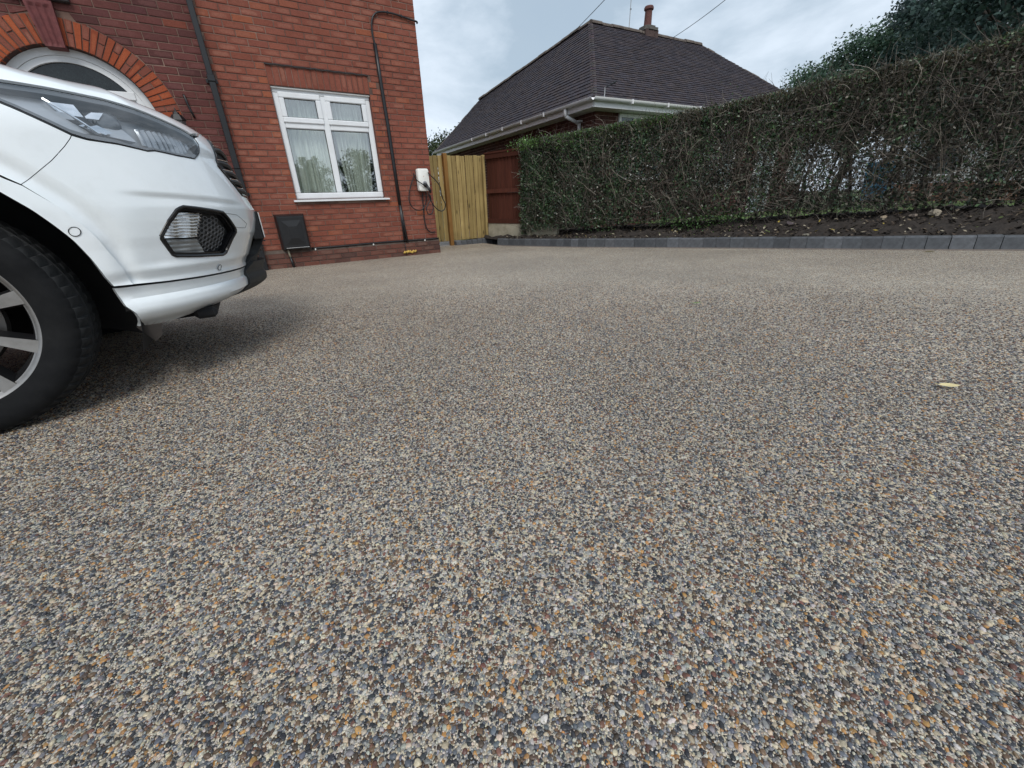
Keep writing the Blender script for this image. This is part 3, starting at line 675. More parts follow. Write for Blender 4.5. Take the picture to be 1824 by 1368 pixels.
mb=MB(); mb.add([(WX0-.045,WALL_Y-.06,.888),(WX1+.055,WALL_Y-.06,.888),(WX1+.055,WALL_Y-.06,.908),(WX0-.045,WALL_Y-.06,.908),(WX0-.045,YW+.02,.92),(WX1+.055,YW+.02,.92),(WX0-.045,YW+.02,.90),(WX1+.055,YW+.02,.90)],[(0,1,2,3),(3,2,5,4),(0,6,7,1),(0,3,4,6),(1,7,5,2)])
house.sub(wn,'sill',mb,M_upvc)
mb=MB(); mb.bbox(WX0+.002,WX1-.002,WALL_Y+.015,YW+.0,WZ1-.022,WZ1-.002,.004); house.sub(wn,'head_trim',mb,mat('grey_trim',(.55,.55,.54),.5))
# room behind the window
mb=MB(); x0,x1,y0,y1,z0,z1=.3,2.9,MY+.13,10.2,.3,2.7
mb.add([(x0,y0,z0),(x1,y0,z0),(x1,y1,z0),(x0,y1,z0),(x0,y0,z1),(x1,y0,z1),(x1,y1,z1),(x0,y1,z1)],[(0,1,2,3),(7,6,5,4),(3,2,6,7),(0,3,7,4),(2,1,5,6)])
mb.add([(x0,y0,z0),(x1,y0,z0),(x1,y0,WZ0-.01),(x0,y0,WZ0-.01)],[(0,1,2,3)]); mb.add([(x0,y0,WZ1+.01),(x1,y0,WZ1+.01),(x1,y0,z1),(x0,y0,z1)],[(0,1,2,3)])
mb.add([(x0,y0,WZ0-.01),(WX0-.01,y0,WZ0-.01),(WX0-.01,y0,WZ1+.01),(x0,y0,WZ1+.01)],[(0,1,2,3)]); mb.add([(WX1+.01,y0,WZ0-.01),(x1,y0,WZ0-.01),(x1,y0,WZ1+.01),(WX1+.01,y0,WZ1+.01)],[(0,1,2,3)])
house.part('interior_wall',mb,mat('room_plaster',(.40,.37,.32),.9))
mb=MB(); mb.bbox(WX0-.03,WX1+.03,MY+.12,MY+.36,WZ0-.03,WZ0+.008,.006); house.part('window_board',mb,mat('board_white',(.7,.7,.68),.4))
# curtains, pleated, drawn over the window
def curtain(xa,xb,label,seed,gather):
    rnd=random.Random(seed); nx,nz=150,14; v=[];f=[]; ph=[rnd.uniform(0,6) for _ in range(4)]
    for j in range(nz+1):
        t=j/nz; z=WZ0+.02+(2.45-WZ0)*t
        for i in range(nx+1):
            u=i/nx; x=xa+(xb-xa)*u+gather*(1-t)**2*.1*(u-.5)
            y=MY+.20+.042*math.sin(u*52+ph[0]+2.6*math.sin(u*6+ph[1])+1.1*math.sin(u*17+ph[2]))*(.6+.4*math.sin(u*11+ph[3]))+.014*math.sin(u*127+ph[2]+2*math.sin(u*13))+.02*(1-t)*math.sin(u*23+ph[3])
            v.append((x,y,z))
    for j in range(nz):
        for i in range(nx): f.append((j*(nx+1)+i,j*(nx+1)+i+1,(j+1)*(nx+1)+i+1,(j+1)*(nx+1)+i))
    mb=MB(); mb.add(v,f); o=mesh_obj('curtain',mb,attr_c,smooth=True); tag(o,label,'curtain','curtains behind the white window'); return o
attr_c=mat('curtain_linen',(.80,.80,.74),.9,var=.08,vs=2)
curtain(WX0+.02,XM+.06,'pale green pleated curtain behind the left panes',3,1.0)
curtain(XM+.10,WX1-.06,'pale green pleated curtain behind the right panes',5,-1.4)
# small black handle-shaped thing and little ornaments standing on the window board
mb=MB(); zb=WZ0+.009; mb.tube([(1.05,MY+.19,zb),(1.055,MY+.19,zb+.07),(1.075,MY+.19,zb+.085),(1.19,MY+.19,zb+.085),(1.21,MY+.19,zb+.07),(1.215,MY+.19,zb)],.011,8)
tag(mesh_obj('window_ornament',mb,mat('black_plastic_gloss',(.012,.012,.013),.35),smooth=True),'black arched handle-like object standing inside the window, bottom left','ornament')
mb=MB(); mb.tube([(2.04,MY+.17,zb),(2.04,MY+.17,zb+.05),(2.04,MY+.17,zb+.055)],[.03,.028,.02],14); tag(mesh_obj('candle_jar',mb,mat('pale_jar',(.6,.6,.56),.4),smooth=True),'small pale jar inside the window, bottom right corner','jar')
# ------------------------------------------------------------------ things fixed to the wall
M_blk=mat('black_pvc',(.009,.010,.012),.40,var=.2,vs=12)
M_blkm=mat('black_matt_plastic',(.008,.0085,.010),.42,var=.2,vs=15,bmp=.1,bs=200)
dp=Thing('drainpipe',(.235,WALL_Y-.06,zg(WALL_Y)),'black square drainpipe running up the brick wall between the two brickworks','drainpipe')
mb=MB(); mb.bbox(.190,.262,WALL_Y-.085,WALL_Y-.018,.0,1.30,.006); mb.bbox(.192,.260,WALL_Y-.084,WALL_Y-.019,1.302,2.235,.006); mb.bbox(.196,.256,WALL_Y-.082,WALL_Y-.021,2.3,5.3,.006); dp.part('pipe',mb,M_blk)
for z in (2.235,4.3):
    mb=MB(); mb.bbox(.186,.266,WALL_Y-.090,WALL_Y-.014,z,z+.07,.006); c_=dp.part('collar',mb,M_blk)
for z in (1.0,2.25,3.6):
    mb=MB(); mb.box(.165,.287,WALL_Y-.016,WALL_Y-.001,z-.02,z+.02); dp.part('bracket',mb,M_blk)
# lantern beside the door
lt=Thing('wall_lantern',(-.235,WALL_Y-.1,1.5),'black coach lantern on the wall right of the arched door','lantern')
mb=MB(); lx,ly=-.235,WALL_Y-.12
def frus(mb,z0,r0,z1,r1,n=6): 
    v=[(lx+r0*math.cos(2*math.pi*k/n),ly+r0*math.sin(2*math.pi*k/n),z0) for k in range(n)]+[(lx+r1*math.cos(2*math.pi*k/n),ly+r1*math.sin(2*math.pi*k/n),z1) for k in range(n)]
    mb.add(v,[(k,(k+1)%n,n+(k+1)%n,n+k) for k in range(n)]+[tuple(range(n-1,-1,-1)),tuple(range(n,2*n))])
frus(mb,1.80,.085,1.86,.05); frus(mb,1.862,.035,1.885,.03); frus(mb,1.887,.012,1.93,.004); lt.part('cap',mb,M_blkm)
mb=MB(); frus(mb,1.60,.045,1.798,.07); lt.part('glass_body',mb,mat('lantern_glass',(.10,.10,.10),.1,spec=.6))
mb=MB(); frus(mb,1.57,.05,1.598,.055); frus(mb,1.53,.01,1.568,.03); lt.part('base',mb,M_blkm)
mb=MB(); mb.tube([(lx,ly+.06,1.62),(lx,ly+.11,1.60),(lx,ly+.12,1.56)],.009,6); mb.bbox(lx-.03,lx+.03,WALL_Y-.014,WALL_Y-.001,1.5,1.66,.004); lt.part('bracket',mb,M_blkm)
mb=MB(); mb.tube([(-.106,WALL_Y-.004,2.085),(-.102,WALL_Y-.034,2.075),(-.096,WALL_Y-.028,2.0),(-.082,WALL_Y-.034,1.92),(-.070,WALL_Y-.03,1.875),(-.066,WALL_Y-.004,1.86)],.012,6)
tag(mesh_obj('wall_hook',mb,M_blkm,smooth=True),'small black iron hook on maroon brick between lantern and drainpipe','hook')
# gas meter box
gm=Thing('meter_box',(.70,WALL_Y-.08,.26),'black plastic utility meter box on the wall below the window','meter box')
bx0,bx1,bz0,bz1=.505,.895,.262,.722; yb=WALL_Y-.135
mb=MB(); mb.add([(bx0,WALL_Y-.002,bz0),(bx1,WALL_Y-.002,bz0),(bx1,WALL_Y-.002,bz1+.012),(bx0,WALL_Y-.002,bz1+.012),(bx0+.02,yb+.02,bz0),(bx1-.02,yb+.02,bz0),(bx1-.02,yb+.02,bz1-.01),(bx0+.02,yb+.02,bz1-.01)],[(0,1,5,4),(1,2,6,5),(2,3,7,6),(3,0,4,7),(4,5,6,7)]); gm.part('body',mb,M_blkm)
mb=MB(); mb.bbox(bx0+.026,bx1-.026,yb-.004,yb+.018,bz0+.012,bz1-.022,.008); ld=gm.part('lid',mb,M_blkm)
mb=MB(); q=[(bx0+.07,bz0+.06),(bx1-.07,bz0+.06),(bx1-.07,bz1-.07),(bx0+.07,bz1-.07)]; q2=[(bx0+.14,bz0+.15),(bx1-.14,bz0+.15),(bx1-.14,bz1-.15),(bx0+.14,bz1-.15)]
mb.add([(x,yb-.005,z) for x,z in q]+[(x,yb-.016,z) for x,z in q2],[(0,1,5,4),(1,2,6,5),(2,3,7,6),(3,0,4,7),(4,5,6,7)]); gm.sub(ld,'raised_panel',mb,M_blkm)
mb=MB(); mb.bbox(bx0+.05,bx1-.03,yb-.006,yb+.004,bz0+.018,bz0+.024,.002); gm.sub(ld,'scuffed_edge',mb,mat('scuff',(.5,.5,.5),.6))
mb=MB(); mb.tube([(.575,WALL_Y-.05,.262),(.585,WALL_Y-.05,.15)],.014,8); gm.part('gas_pipe',mb,mat('pale_pipe',(.35,.32,.24),.6),smooth=True)
mb=MB(); mb.tube([(.585,WALL_Y-.05,.15),(.60,WALL_Y-.055,-.02)],.018,8); gm.part('pipe_sleeve',mb,M_blkm,smooth=True)
# conduit and cables up the wall
cb=Thing('wall_cable',(2.39,WALL_Y-.03,0),'black cable conduit rising up the brick wall and bending round the corner','cable')
yq=WALL_Y-.022
def sm(pts,n=6):
    P=[np.array(p,float) for p in pts]; o=[]
    for i in range(len(P)-1):
        p0,p1,p2,p3=P[max(i-1,0)],P[i],P[i+1],P[min(i+2,len(P)-1)]
        for k in range(n):
            t=k/n; o.append(.5*((2*p1)+(-p0+p2)*t+(2*p0-5*p1+4*p2-p3)*t*t+(-p0+3*p1-3*p2+p3)*t**3))
    o.append(P[-1]); return o
mb=MB(); mb.tube([(2.318,yq,2.88),(2.326,yq,2.45),(2.344,yq,1.90),(2.353,yq,1.35),(2.362,yq,.80)],.026,12); mb.tube([(2.362,yq,.82),(2.378,yq-.004,.5),(2.40,yq-.004,.225)],.023,10); mb.tube([(2.352,yq-.01,.80),(2.352,yq-.012,.5),(2.352,yq-.012,.235)],.012,8); cb.part('conduit',mb,M_blk,smooth=True)
mb=MB(); mb.tube(sm([(2.318,yq,2.86),(2.305,yq,3.00),(2.318,yq,3.12),(2.37,yq,3.205),(2.46,yq,3.245),(2.60,yq,3.255),(2.75,yq,3.245),(2.90,yq,3.225),(2.985,yq-.004,3.215),(3.0,yq+.03,3.21)]),.012,8); cb.part('cable',mb,M_blk,smooth=True)
for x,z in ((2.56,3.256),(2.76,3.244)):
    mb=MB(); mb.bbox(x-.006,x+.006,yq-.016,WALL_Y,z-.018,z+.018,.003); cb.part('cable_clip',mb,M_blk)
mb=MB(); mb.tube([(2.352,WALL_Y-.03,.24),(2.352,WALL_Y-.045,.12),(2.354,WALL_Y-.045,-.02)],.007,6); cb.part('cable_tail',mb,M_blk,smooth=True)
lc=Thing('ledge_cable',(1.9,WALL_Y-.03,.23),'black cable clipped along the plinth ledge from meter box to corner','cable')
mb=MB(); mb.tube([(x,WALL_Y-.020,.247+.004*math.sin(x*4)) for x in np.linspace(.90,2.985,24)],.011,8); lc.part('cable',mb,M_blk,smooth=True)
for x in (.95,1.83,2.72):
    mb=MB(); mb.bbox(x-.009,x+.009,WALL_Y-.036,WALL_Y-.006,.215,.242,.004); lc.part('cable_clip',mb,mat('clip_white',(.7,.7,.68),.5))
# expanding foam blob
mb=MB(); rr=random.Random(4)
for i in range(26):
    x=2.31+.22*i/26; s=.010+.012*rr.random()*(1.4-abs(i-9)/16)
    mb.tube([(x,WALL_Y-PL-.006,.045+.02*rr.random()),(x+.012,WALL_Y-PL-.014,.05+.035*rr.random()),(x+.02,WALL_Y-PL-.006,.05+.02*rr.random())],[s*.6,s,s*.5],6)
tag(mesh_obj('foam_sealant',mb,mat('yellow_foam',(.62,.42,.10),.8,var=.2,vs=40),smooth=True),'yellow foam sealant smeared on the plinth where the cable enters','sealant')
# car charger with plug
ec=Thing('car_charger',(2.79,WALL_Y-.06,.99),'white wall charger for electric cars at the house corner','charger')
def rbox(mb,x0,x1,y0,y1,z0,z1,r,n=6,front=.02):
    def ring(ins,y):
        o=[]
        for cx,cz,a0 in ((x1-r,z0+r,-90),(x1-r,z1-r,0),(x0+r,z1-r,90),(x0+r,z0+r,180)):
            for k in range(n+1):
                a=math.radians(a0+90*k/n); o.append((cx+(r-ins)*math.cos(a),y,cz+(r-ins)*math.sin(a)))
        return o
    rings=[ring(0,y1),ring(0,y0+front),ring(front*.3,y0+front*.3),ring(front,y0)]; m=len(rings[0]); v=[p for q in rings for p in q]
    f=[(i*m+j,i*m+(j+1)%m,(i+1)*m+(j+1)%m,(i+1)*m+j) for i in range(3) for j in range(m)]+[tuple(3*m+j for j in range(m))]
    mb.add(v,f)
mb=MB(); rbox(mb,2.690,2.884,WALL_Y-.125,WALL_Y-.05,.995,1.325,.032); smooth_by_angle(ec.part('casing',mb,mat('charger_white',(.80,.80,.76),.35,var=.03)))
mb=MB(); rbox(mb,2.70,2.874,WALL_Y-.05,WALL_Y-.001,1.005,1.315,.03,front=.005); ec.part('back_plate',mb,M_blkm)
mb=MB()
for a in range(1): mb.tube([(2.795,WALL_Y-.124,1.105),(2.795,WALL_Y-.135,1.103)],[.040,.036],20)
ec.part('socket_ring',mb,mat('socket_grey',(.35,.36,.38),.35))
mb=MB(); mb.bbox(2.782,2.790,WALL_Y-.1275,WALL_Y-.1245,1.205,1.22,.001); ec.part('status_light',mb,mat('status_amber',(.55,.25,.10),.5))
cc=Thing('charging_cable',(2.80,WALL_Y-.16,.85),'black charging cable looped and hung from the white charger','cable')
mb=MB(); mb.tube([(2.795,WALL_Y-.13,1.09),(2.797,WALL_Y-.165,1.075)],[.033,.031],16); mb.tube([(2.80,WALL_Y-.15,1.085),(2.835,WALL_Y-.19,1.02),(2.85,WALL_Y-.195,.965)],[.025,.022,.016],12); cc.part('connector',mb,M_blkm,smooth=True)
def wpt(zx,zy,Y):   # cable path points read off the wall plane
    x=700+zx/6.84; y=260+zy/6.84; d=f_*F_PX+r_*(x-912)-u_*(y-684); t=Y/d[1]; return CAM+t*d
Yc=WALL_Y-.13; L1=[(268,350),(245,400),(215,490),(196,600),(205,690),(245,755),(300,782),(350,778),(385,735),(405,660),(402,585),(395,555)]
L2=[(425,325),(470,370),(530,430),(575,500),(590,590),(605,640),(635,700),(632,760),(600,792),(555,782),(510,740),(470,680),(440,600),(432,560)]
L3=[(452,600),(462,650),(440,690),(412,750),(420,815),(450,836),(480,810),(490,760),(480,700),(455,650),(440,580)]
L4=[(362,570),(362,640),(372,760),(385,900),(402,980),(430,1030),(465,1052),(515,1046)]
L5=[(250,330),(265,380),(300,425),(345,455),(380,480)]
for k,L in enumerate((L1,L2,L3,L4,L5)):
    Yk=(WALL_Y-.06,WALL_Y-.15,WALL_Y-.17,WALL_Y-.035,WALL_Y-.155)[k]
    mb=MB(); mb.tube(sm([wpt(a,b,Yk+.01*math.sin(i)) for i,(a,b) in enumerate(L)],5),.0085 if k!=3 else .010,7); cc.part('cable_loop',mb,M_blk,smooth=True)
# ------------------------------------------------------------------ gate, fence
def wood_mat(name,a,b_,grain,knots=True):
    m,t,b=_new(name); n=noise(t,1.0,6,.6,stretch=grain); r=ramp(t,[(.25,a),(.75,b_)]); t.links.new(n.outputs['Fac'],r.inputs[0]); c=r.outputs[0]
    oi=t.nodes.new('ShaderNodeObjectInfo'); rv=ramp(t,[(0,(.68,.66,.60)),(1,(1.15,1.14,1.1))]); t.links.new(oi.outputs['Random'],rv.inputs[0]); c=mixc(t,c,rv.outputs[0],1.0,'MULTIPLY')
    if knots:
        tcn=t.nodes.new('ShaderNodeTexCoord'); mpn=t.nodes.new('ShaderNodeMapping'); mpn.inputs['Scale'].default_value=(9,9,3.2); t.links.new(tcn.outputs['Object'],mpn.inputs[0])
        v=t.nodes.new('ShaderNodeTexVoronoi'); v.inputs['Scale'].default_value=1.0; t.links.new(mpn.outputs[0],v.inputs['Vector']); rk=ramp(t,[(.10,(1,1,1)),(.20,(0,0,0))]); t.links.new(v.outputs['Distance'],rk.inputs[0]); c=mixc(t,c,tuple(x*.35 for x in a),rk.outputs[0])
        n2=noise(t,2.0,5,.6); rg=ramp(t,[(.42,(0,0,0)),(.75,(.6,.6,.6))]); t.links.new(n2.outputs['Fac'],rg.inputs[0]); c=mixc(t,c,tuple(x*.55 for x in a),rg.outputs[0])
    t.links.new(c,b.inputs['Base Color']); b.inputs['Roughness'].default_value=.8; b.inputs['Specular IOR Level'].default_value=.25; bump(t,b,n.outputs['Fac'],.35,.004); return m
M_pine=wood_mat('treated_pine',(.25,.175,.07),(.50,.385,.17),(28,28,1.6))
M_post=wood_mat('post_pine',(.20,.10,.03),(.32,.17,.055),(40,40,2.0))
GY=8.02
gt=Thing('garden_gate',(3.8,GY,0),'tall new yellow timber gate of upright boards beside the house','gate')
x=2.985; i=0
while x<4.52:
    w=random.uniform(.094,.102); top=1.615+.022*(x-2.98)+random.uniform(-.006,.006); bot=.075+.012*(x-2.98)
    mb=MB(); j=.009*(i%2)+random.uniform(-.003,.003); mb.bbox(x,x+w-.009,GY+j,GY+.020+j,bot,top,.005); gt.part('board',mb,M_pine); x+=w; i+=1
gxe=x
for z in (.25,.85,1.45):
    mb=MB(); mb.bbox(2.99,gxe-.01,GY+.026,GY+.065,z,z+.09,.004); gt.part('rail',mb,M_pine)
mb=MB(); mb.bbox(2.99,gxe,GY-.006,GY+.03,1.625,1.64,.003); 
pt=Thing('gate_post',(3.70,GY-.06,0),'square brown timber post standing in front of the gate','post')
mb=MB(); mb.bbox(3.657,3.732,GY-.095,GY-.012,-.05,1.665,.004); pt.part('post',mb,M_post)
mb=MB(); mb.bbox(4.55,4.60,GY-.03,GY+.05,.0,1.66,.004); tag(mesh_obj('hinge_post',mb,M_pine),'slim pale timber post at the right edge of the gate, next to the fence','post')
# red-brown fence with concrete gravel board
F0=np.array([4.60,7.93]); FD=np.array([.238,-1.0])/math.hypot(.238,1); FN=np.array([-FD[1],FD[0]])
if FN[0]>0: FN=-FN     # towards the drive
fn=Thing('garden_fence',(4.66,7.5,0),'red-brown stained close board fence panel between gate and hedge','fence')
M_fence=wood_mat('red_stained_wood',(.062,.022,.016),(.115,.036,.024),(30,30,2.0),False)
def fpt(s,d,z): q=F0+FD*s+FN*d; return (q[0],q[1],z)
def fbox(mb,s0,s1,d0,d1,z0,z1):
    v=[fpt(s,d,z) for z in(z0,z1) for d in(d0,d1) for s in(s0,s1)]; mb.add(v,[(0,2,3,1),(4,5,7,6),(0,1,5,4),(2,6,7,3),(0,4,6,2),(1,3,7,5)])
s=0.0
while s<1.85:
    mb=MB(); w=.098; v=[fpt(s,0,.40),fpt(s+w+.015,.012,.40),fpt(s+w+.015,.0,.40),fpt(s,-.012,.40)]; v+= [(a,b,1.655) for a,b,_ in v]
    mb.add(v,[(0,1,2,3),(7,6,5,4),(0,4,5,1),(1,5,6,2),(2,6,7,3),(3,7,4,0)]); fn.part('board',mb,M_fence); s+=w
for z,h in ((1.575,.085),(.955,.075),(.385,.085)):
    mb=MB(); fbox(mb,0,1.85,.014,.045,z,z+h); fn.part('rail',mb,M_fence)
mb=MB(); fbox(mb,-.01,1.85,-.03,.055,1.662,1.69); fn.part('capping',mb,M_fence)
M_conc=mat('weathered_concrete',(.38,.35,.27),.9,var=.15,vs=8,bmp=.4,bs=90,dirt=((.12,.11,.06),.6),ds=5)
mb=MB(); fbox(mb,0,1.85,-.02,.035,.10,.384); fn.part('gravel_board',mb,M_conc)
mb=MB(); fbox(mb,1.13,1.23,.02,.10,.0,1.62); fn.part('concrete_post',mb,M_conc)
# ------------------------------------------------------------------ bungalow
BA=math.radians(4.5); BE=np.array([6.37,6.78]); BU=np.array([math.cos(BA),-math.sin(BA)]); BV=np.array([math.sin(BA),math.cos(BA)])
def bp(u,v,z): q=BE+BU*u+BV*v; return (float(q[0]),float(q[1]),z)
bg_=Thing('bungalow',bp(3,3,-.1),'dark tiled hipped bungalow with chimney behind the hedge','bungalow')
EZ=2.56
A=(2.2,3.02,4.80); RR=(6.3,3.02,4.80); LL=(1.53,8.3,4.12); FL=(0,9.35,EZ); E0=(0,0,EZ); FR=(8.75,0,EZ); BR=(8.75,6.04,EZ); IN=(4.3,6.04,EZ); BLc=(3.1,9.35,EZ)
M_tile=attr_mat('clay_roof_tile',.8,vs=9,spec=.3,bmp=.3,bs=60)
def roof_plane(mb,e0,e1,t0,t1,gauge=.098,tw=.165,lift=.020):
    """courses between eave edge e0-e1 and top edge t0-t1 (t0 above e0)"""
    e0,e1,t0,t1=[np.array(q) for q in(e0,e1,t0,t1)]
    sl=np.linalg.norm(((t0+t1)/2-(e0+e1)/2)[1:] if abs(e1[0]-e0[0])>abs(e1[1]-e0[1]) else ((t0+t1)/2-(e0+e1)/2)[[0,2]])
    n=max(3,int(sl/gauge)); nv=np.cross(e1-e0,t0-e0); nv=nv/np.linalg.norm(nv); nv=nv if nv[2]>0 else -nv
    for k in range(n):
        f0,f1=k/n,min(1,(k+1.25)/n); a0,b0=e0+(t0-e0)*f0,e1+(t1-e1)*f0; a1,b1=e0+(t0-e0)*f1,e1+(t1-e1)*f1
        Lr=np.linalg.norm(b0-a0); m=max(1,int(Lr/tw)); off=.5 if k%2 else 0
        cuts=[0]+[ (j+off)/m for j in range(1 if off==0 else 0,m) if 0<(j+off)/m<1]+[1]
        sag=.0
        for c0,c1 in zip(cuts[:-1],cuts[1:]):
            j=random.uniform(-.003,.004); cr=random.choice([(.042,.033,.040),(.047,.036,.041),(.037,.031,.040),(.049,.037,.039),(.042,.036,.046)]); q=random.uniform(.86,1.14); cc_=tuple(x*q for x in cr)
            g=.0015/max(Lr,.1)
            p0,p1=a0+(b0-a0)*(c0+g),a0+(b0-a0)*(c1-g); p2,p3=a1+(b1-a1)*c1,a1+(b1-a1)*c0
            up=nv*(lift+j); lo=nv*.004
            v=[p0+up,p1+up,p2+lo,p3+lo,p0-nv*.004,p1-nv*.004]
            mb.add([bp(*w) for w in v],[(0,1,2,3),(4,5,1,0)],cc_)
mb=MB()
roof_plane(mb,E0,FR,A,RR); roof_plane(mb,FL,E0,LL,A)
rt=bg_.part('roof_tiles',mb,M_tile,col=True); rt['kind']='stuff'
mb=MB()
roof_plane(mb,FR,BR,RR,RR,.2,.6); roof_plane(mb,BR,IN,RR,A,.2,.6); roof_plane(mb,BLc,FL,LL,LL,.2,.6); roof_plane(mb,IN,BLc,A,LL,.2,.6)
rb=bg_.part('rear_roof_tiles',mb,M_tile,col=True); rb['kind']='stuff'
mb=MB(); mb.add([bp(*q) for q in (E0,FR,RR,A,FL,LL,BR,IN,BLc)],[(0,1,2,3),(4,0,3,5),(1,6,2),(6,7,3,2),(8,4,5),(7,8,5,3)]); 
for i,v in enumerate(mb.v): mb.v[i]=(v[0],v[1],v[2]-.012)
bg_.part('roof',mb,mat('roof_felt',(.05,.045,.045),.9))
# ridge tiles with mortar lumps
M_ridge=mat('ridge_tile',(.085,.065,.055),.85,var=.35,vs=14,bmp=.4,bs=40,dirt=((.22,.20,.16),.5),ds=9)
def ridge(p,q,step=.33,r=.085,name='ridge_tile',down=.03):
    p,q=np.array(bp(*p)),np.array(bp(*q)); L=np.linalg.norm(q-p); n=int(L/step)
    d=(q-p)/L; sd=np.cross(d,[0,0,1]); sd/=np.linalg.norm(sd); up=np.cross(sd,d)
    for k in range(n):
        s0,s1=L*k/n,L*(k+1)/n-.012; m=MB(); v=[]; rr=r*random.uniform(.95,1.05); dz=random.uniform(-.008,.010)
        for s in(s0,s1):
            for a in np.linspace(0,math.pi,8): v.append(p+d*s+sd*math.cos(a)*rr*1.15+up*(math.sin(a)*rr-down+dz))
        f=[(i,i+1,i+9,i+8) for i in range(7)]+[tuple(range(8)),tuple(range(15,7,-1))]
        m.add(v,f); bg_.part(name,m,M_ridge)
ridge(A,RR); ridge(A,LL)
hipm=MB()
def hip(p,q,name,r=.06,step=.12):
    ridge(p,q,step*2,r,name,.045)
hip(RR,FR,'hip_tile'); hip(LL,FL,'hip_tile')
# rounded hip on the near corner: bonnet tiles laid with the courses
p_,q_=np.array(E0),np.array(A); n=33
for k in range(n):
    a=p_+(q_-p_)*k/n; b=p_+(q_-p_)*(k+1.2)/n; m=MB(); v=[]
    for s,(pt_,lf) in enumerate(((a,.028),(b,.010))):
        for t in np.linspace(-1,1,7):
            # follow both roof planes away from the hip line, rounded at the middle
            du,dv=(0,-t*.09) if t<0 else (0,0)
            w=abs(t)*.085; uu,vv=(pt_[0]+ (w if t>0 else 0), pt_[1]+(w if t<0 else 0))
            hz=pt_[2]+lf-.012*(1-abs(t))**2
            v.append(bp(uu,vv,hz))
    f=[(i,i+1,i+8,i+7) for i in range(6)]; v+=[(x,y,z-.025) for x,y,z in v[:7]]; f+=[(i+14,i+15,i+1,i) for i in range(6)]
    m.add(v,f,tuple(x*random.uniform(.85,1.15) for x in (.068,.055,.055))); bg_.part('bonnet_tile',m,M_tile,col=True)
# walls
WI=.36; WT=2.50; BZ=-.4
M_bm=mat('bungalow_mortar',(.30,.20,.17),.95,var=.3,vs=12)
BROWN=[(0,(.055,.022,.020)),(.5,(.085,.032,.027)),(1,(.11,.043,.034))]
MB1=brick_mat('plum_brick',True,BROWN,(.16,.08,.07),.3); MB2=brick_mat('plum_brick_mass',False,BROWN,(.16,.08,.07),.3)
wp=[(WI,9.0),(WI,WI),(8.40,WI),(8.40,5.68),(3.94,5.68),(3.94,9.0)]
mb=MB(); n=len(wp); mb.add([bp(u,v,BZ) for u,v in wp]+[bp(u,v,WT) for u,v in wp],[(i,(i+1)%n,(i+1)%n+n,i+n) for i in range(n)])
bw=bg_.part('wall',mb,M_bm)
BWX0,BWX1,BWZ0,BWZ1=.96,2.36,1.15,2.395
cand=[]
for k in range(int((WT-0)/.075)):
    z=k*.075+.02; off=0 if k%2 else -.1125
    x=WI+off
    while x<8.3:
        a,b=max(x,WI-.004),min(x+.215,8.40); x+=.225
        if z+.065>BWZ0-.05 and z<BWZ1+.01 and b>BWX0-.02 and a<BWX1+.02:
            if a<BWX0-.05: b=BWX0-.006
            elif b>BWX1+.05: a=BWX1+.006
            else: continue
        if b-a>.03: cand.append(('f',a,b,z))
    x=WI+(-.1125 if k%2 else 0)
    while x<8.9:
        a,b=max(x,WI),min(x+.215,9.0); x+=.225
        if b-a>.03: cand.append(('s',a,b,z))
def bsz(c):
    m=(c[1]+c[2])/2; P=np.array(bp(m,WI,c[3])) if c[0]=='f' else np.array(bp(WI,m,c[3])); px,py,w=project(P)
    if py>480 or px<700: return 0
    hedge_top=255-.105*(px-920) if px>920 else 285
    return (1 if py<hedge_top+4 else .01)/w**2
cand.sort(key=lambda c:-bsz(c)); massb=MB()
bsh={}
for i,c in enumerate(cand):
    w=c[2]-c[1]; v,f,uv=brick_mesh(0,w,0,w,.065,dep=.02)
    ang=-BA if c[0]=='f' else math.pi/2*3-BA
    def place(p):
        if c[0]=='f': return bp(c[1]+p[0],WI-.006+p[1],c[3]+p[2])
        return bp(WI-.006+p[1],c[2]-p[0],c[3]+p[2])
    if i<260:
        ky=(c[0],round(w,3))
        if ky in bsh: me=bsh[ky]
        else:
            m=MB(); m.add(v,f,None,uv); o=mesh_obj('brick',m,MB1,uv=True); me=o.data; bpy.data.objects.remove(o); bsh[ky]=me
        o=bpy.data.objects.new('brick',me); COL.objects.link(o); o.parent=bw
        if c[0]=='f': o.location=bp(c[1],WI-.006,c[3]); o.rotation_euler=(0,0,-BA)
        else: o.location=bp(WI-.006,c[2],c[3]); o.rotation_euler=(0,0,-BA-math.pi/2)
    else:
        q=random.random(); massb.add([place(p) for p in v],f,(q,q,q),uv)
o=bg_.sub(bw,'brickwork',massb,MB2,col=True,uv=True); o['kind']='stuff'
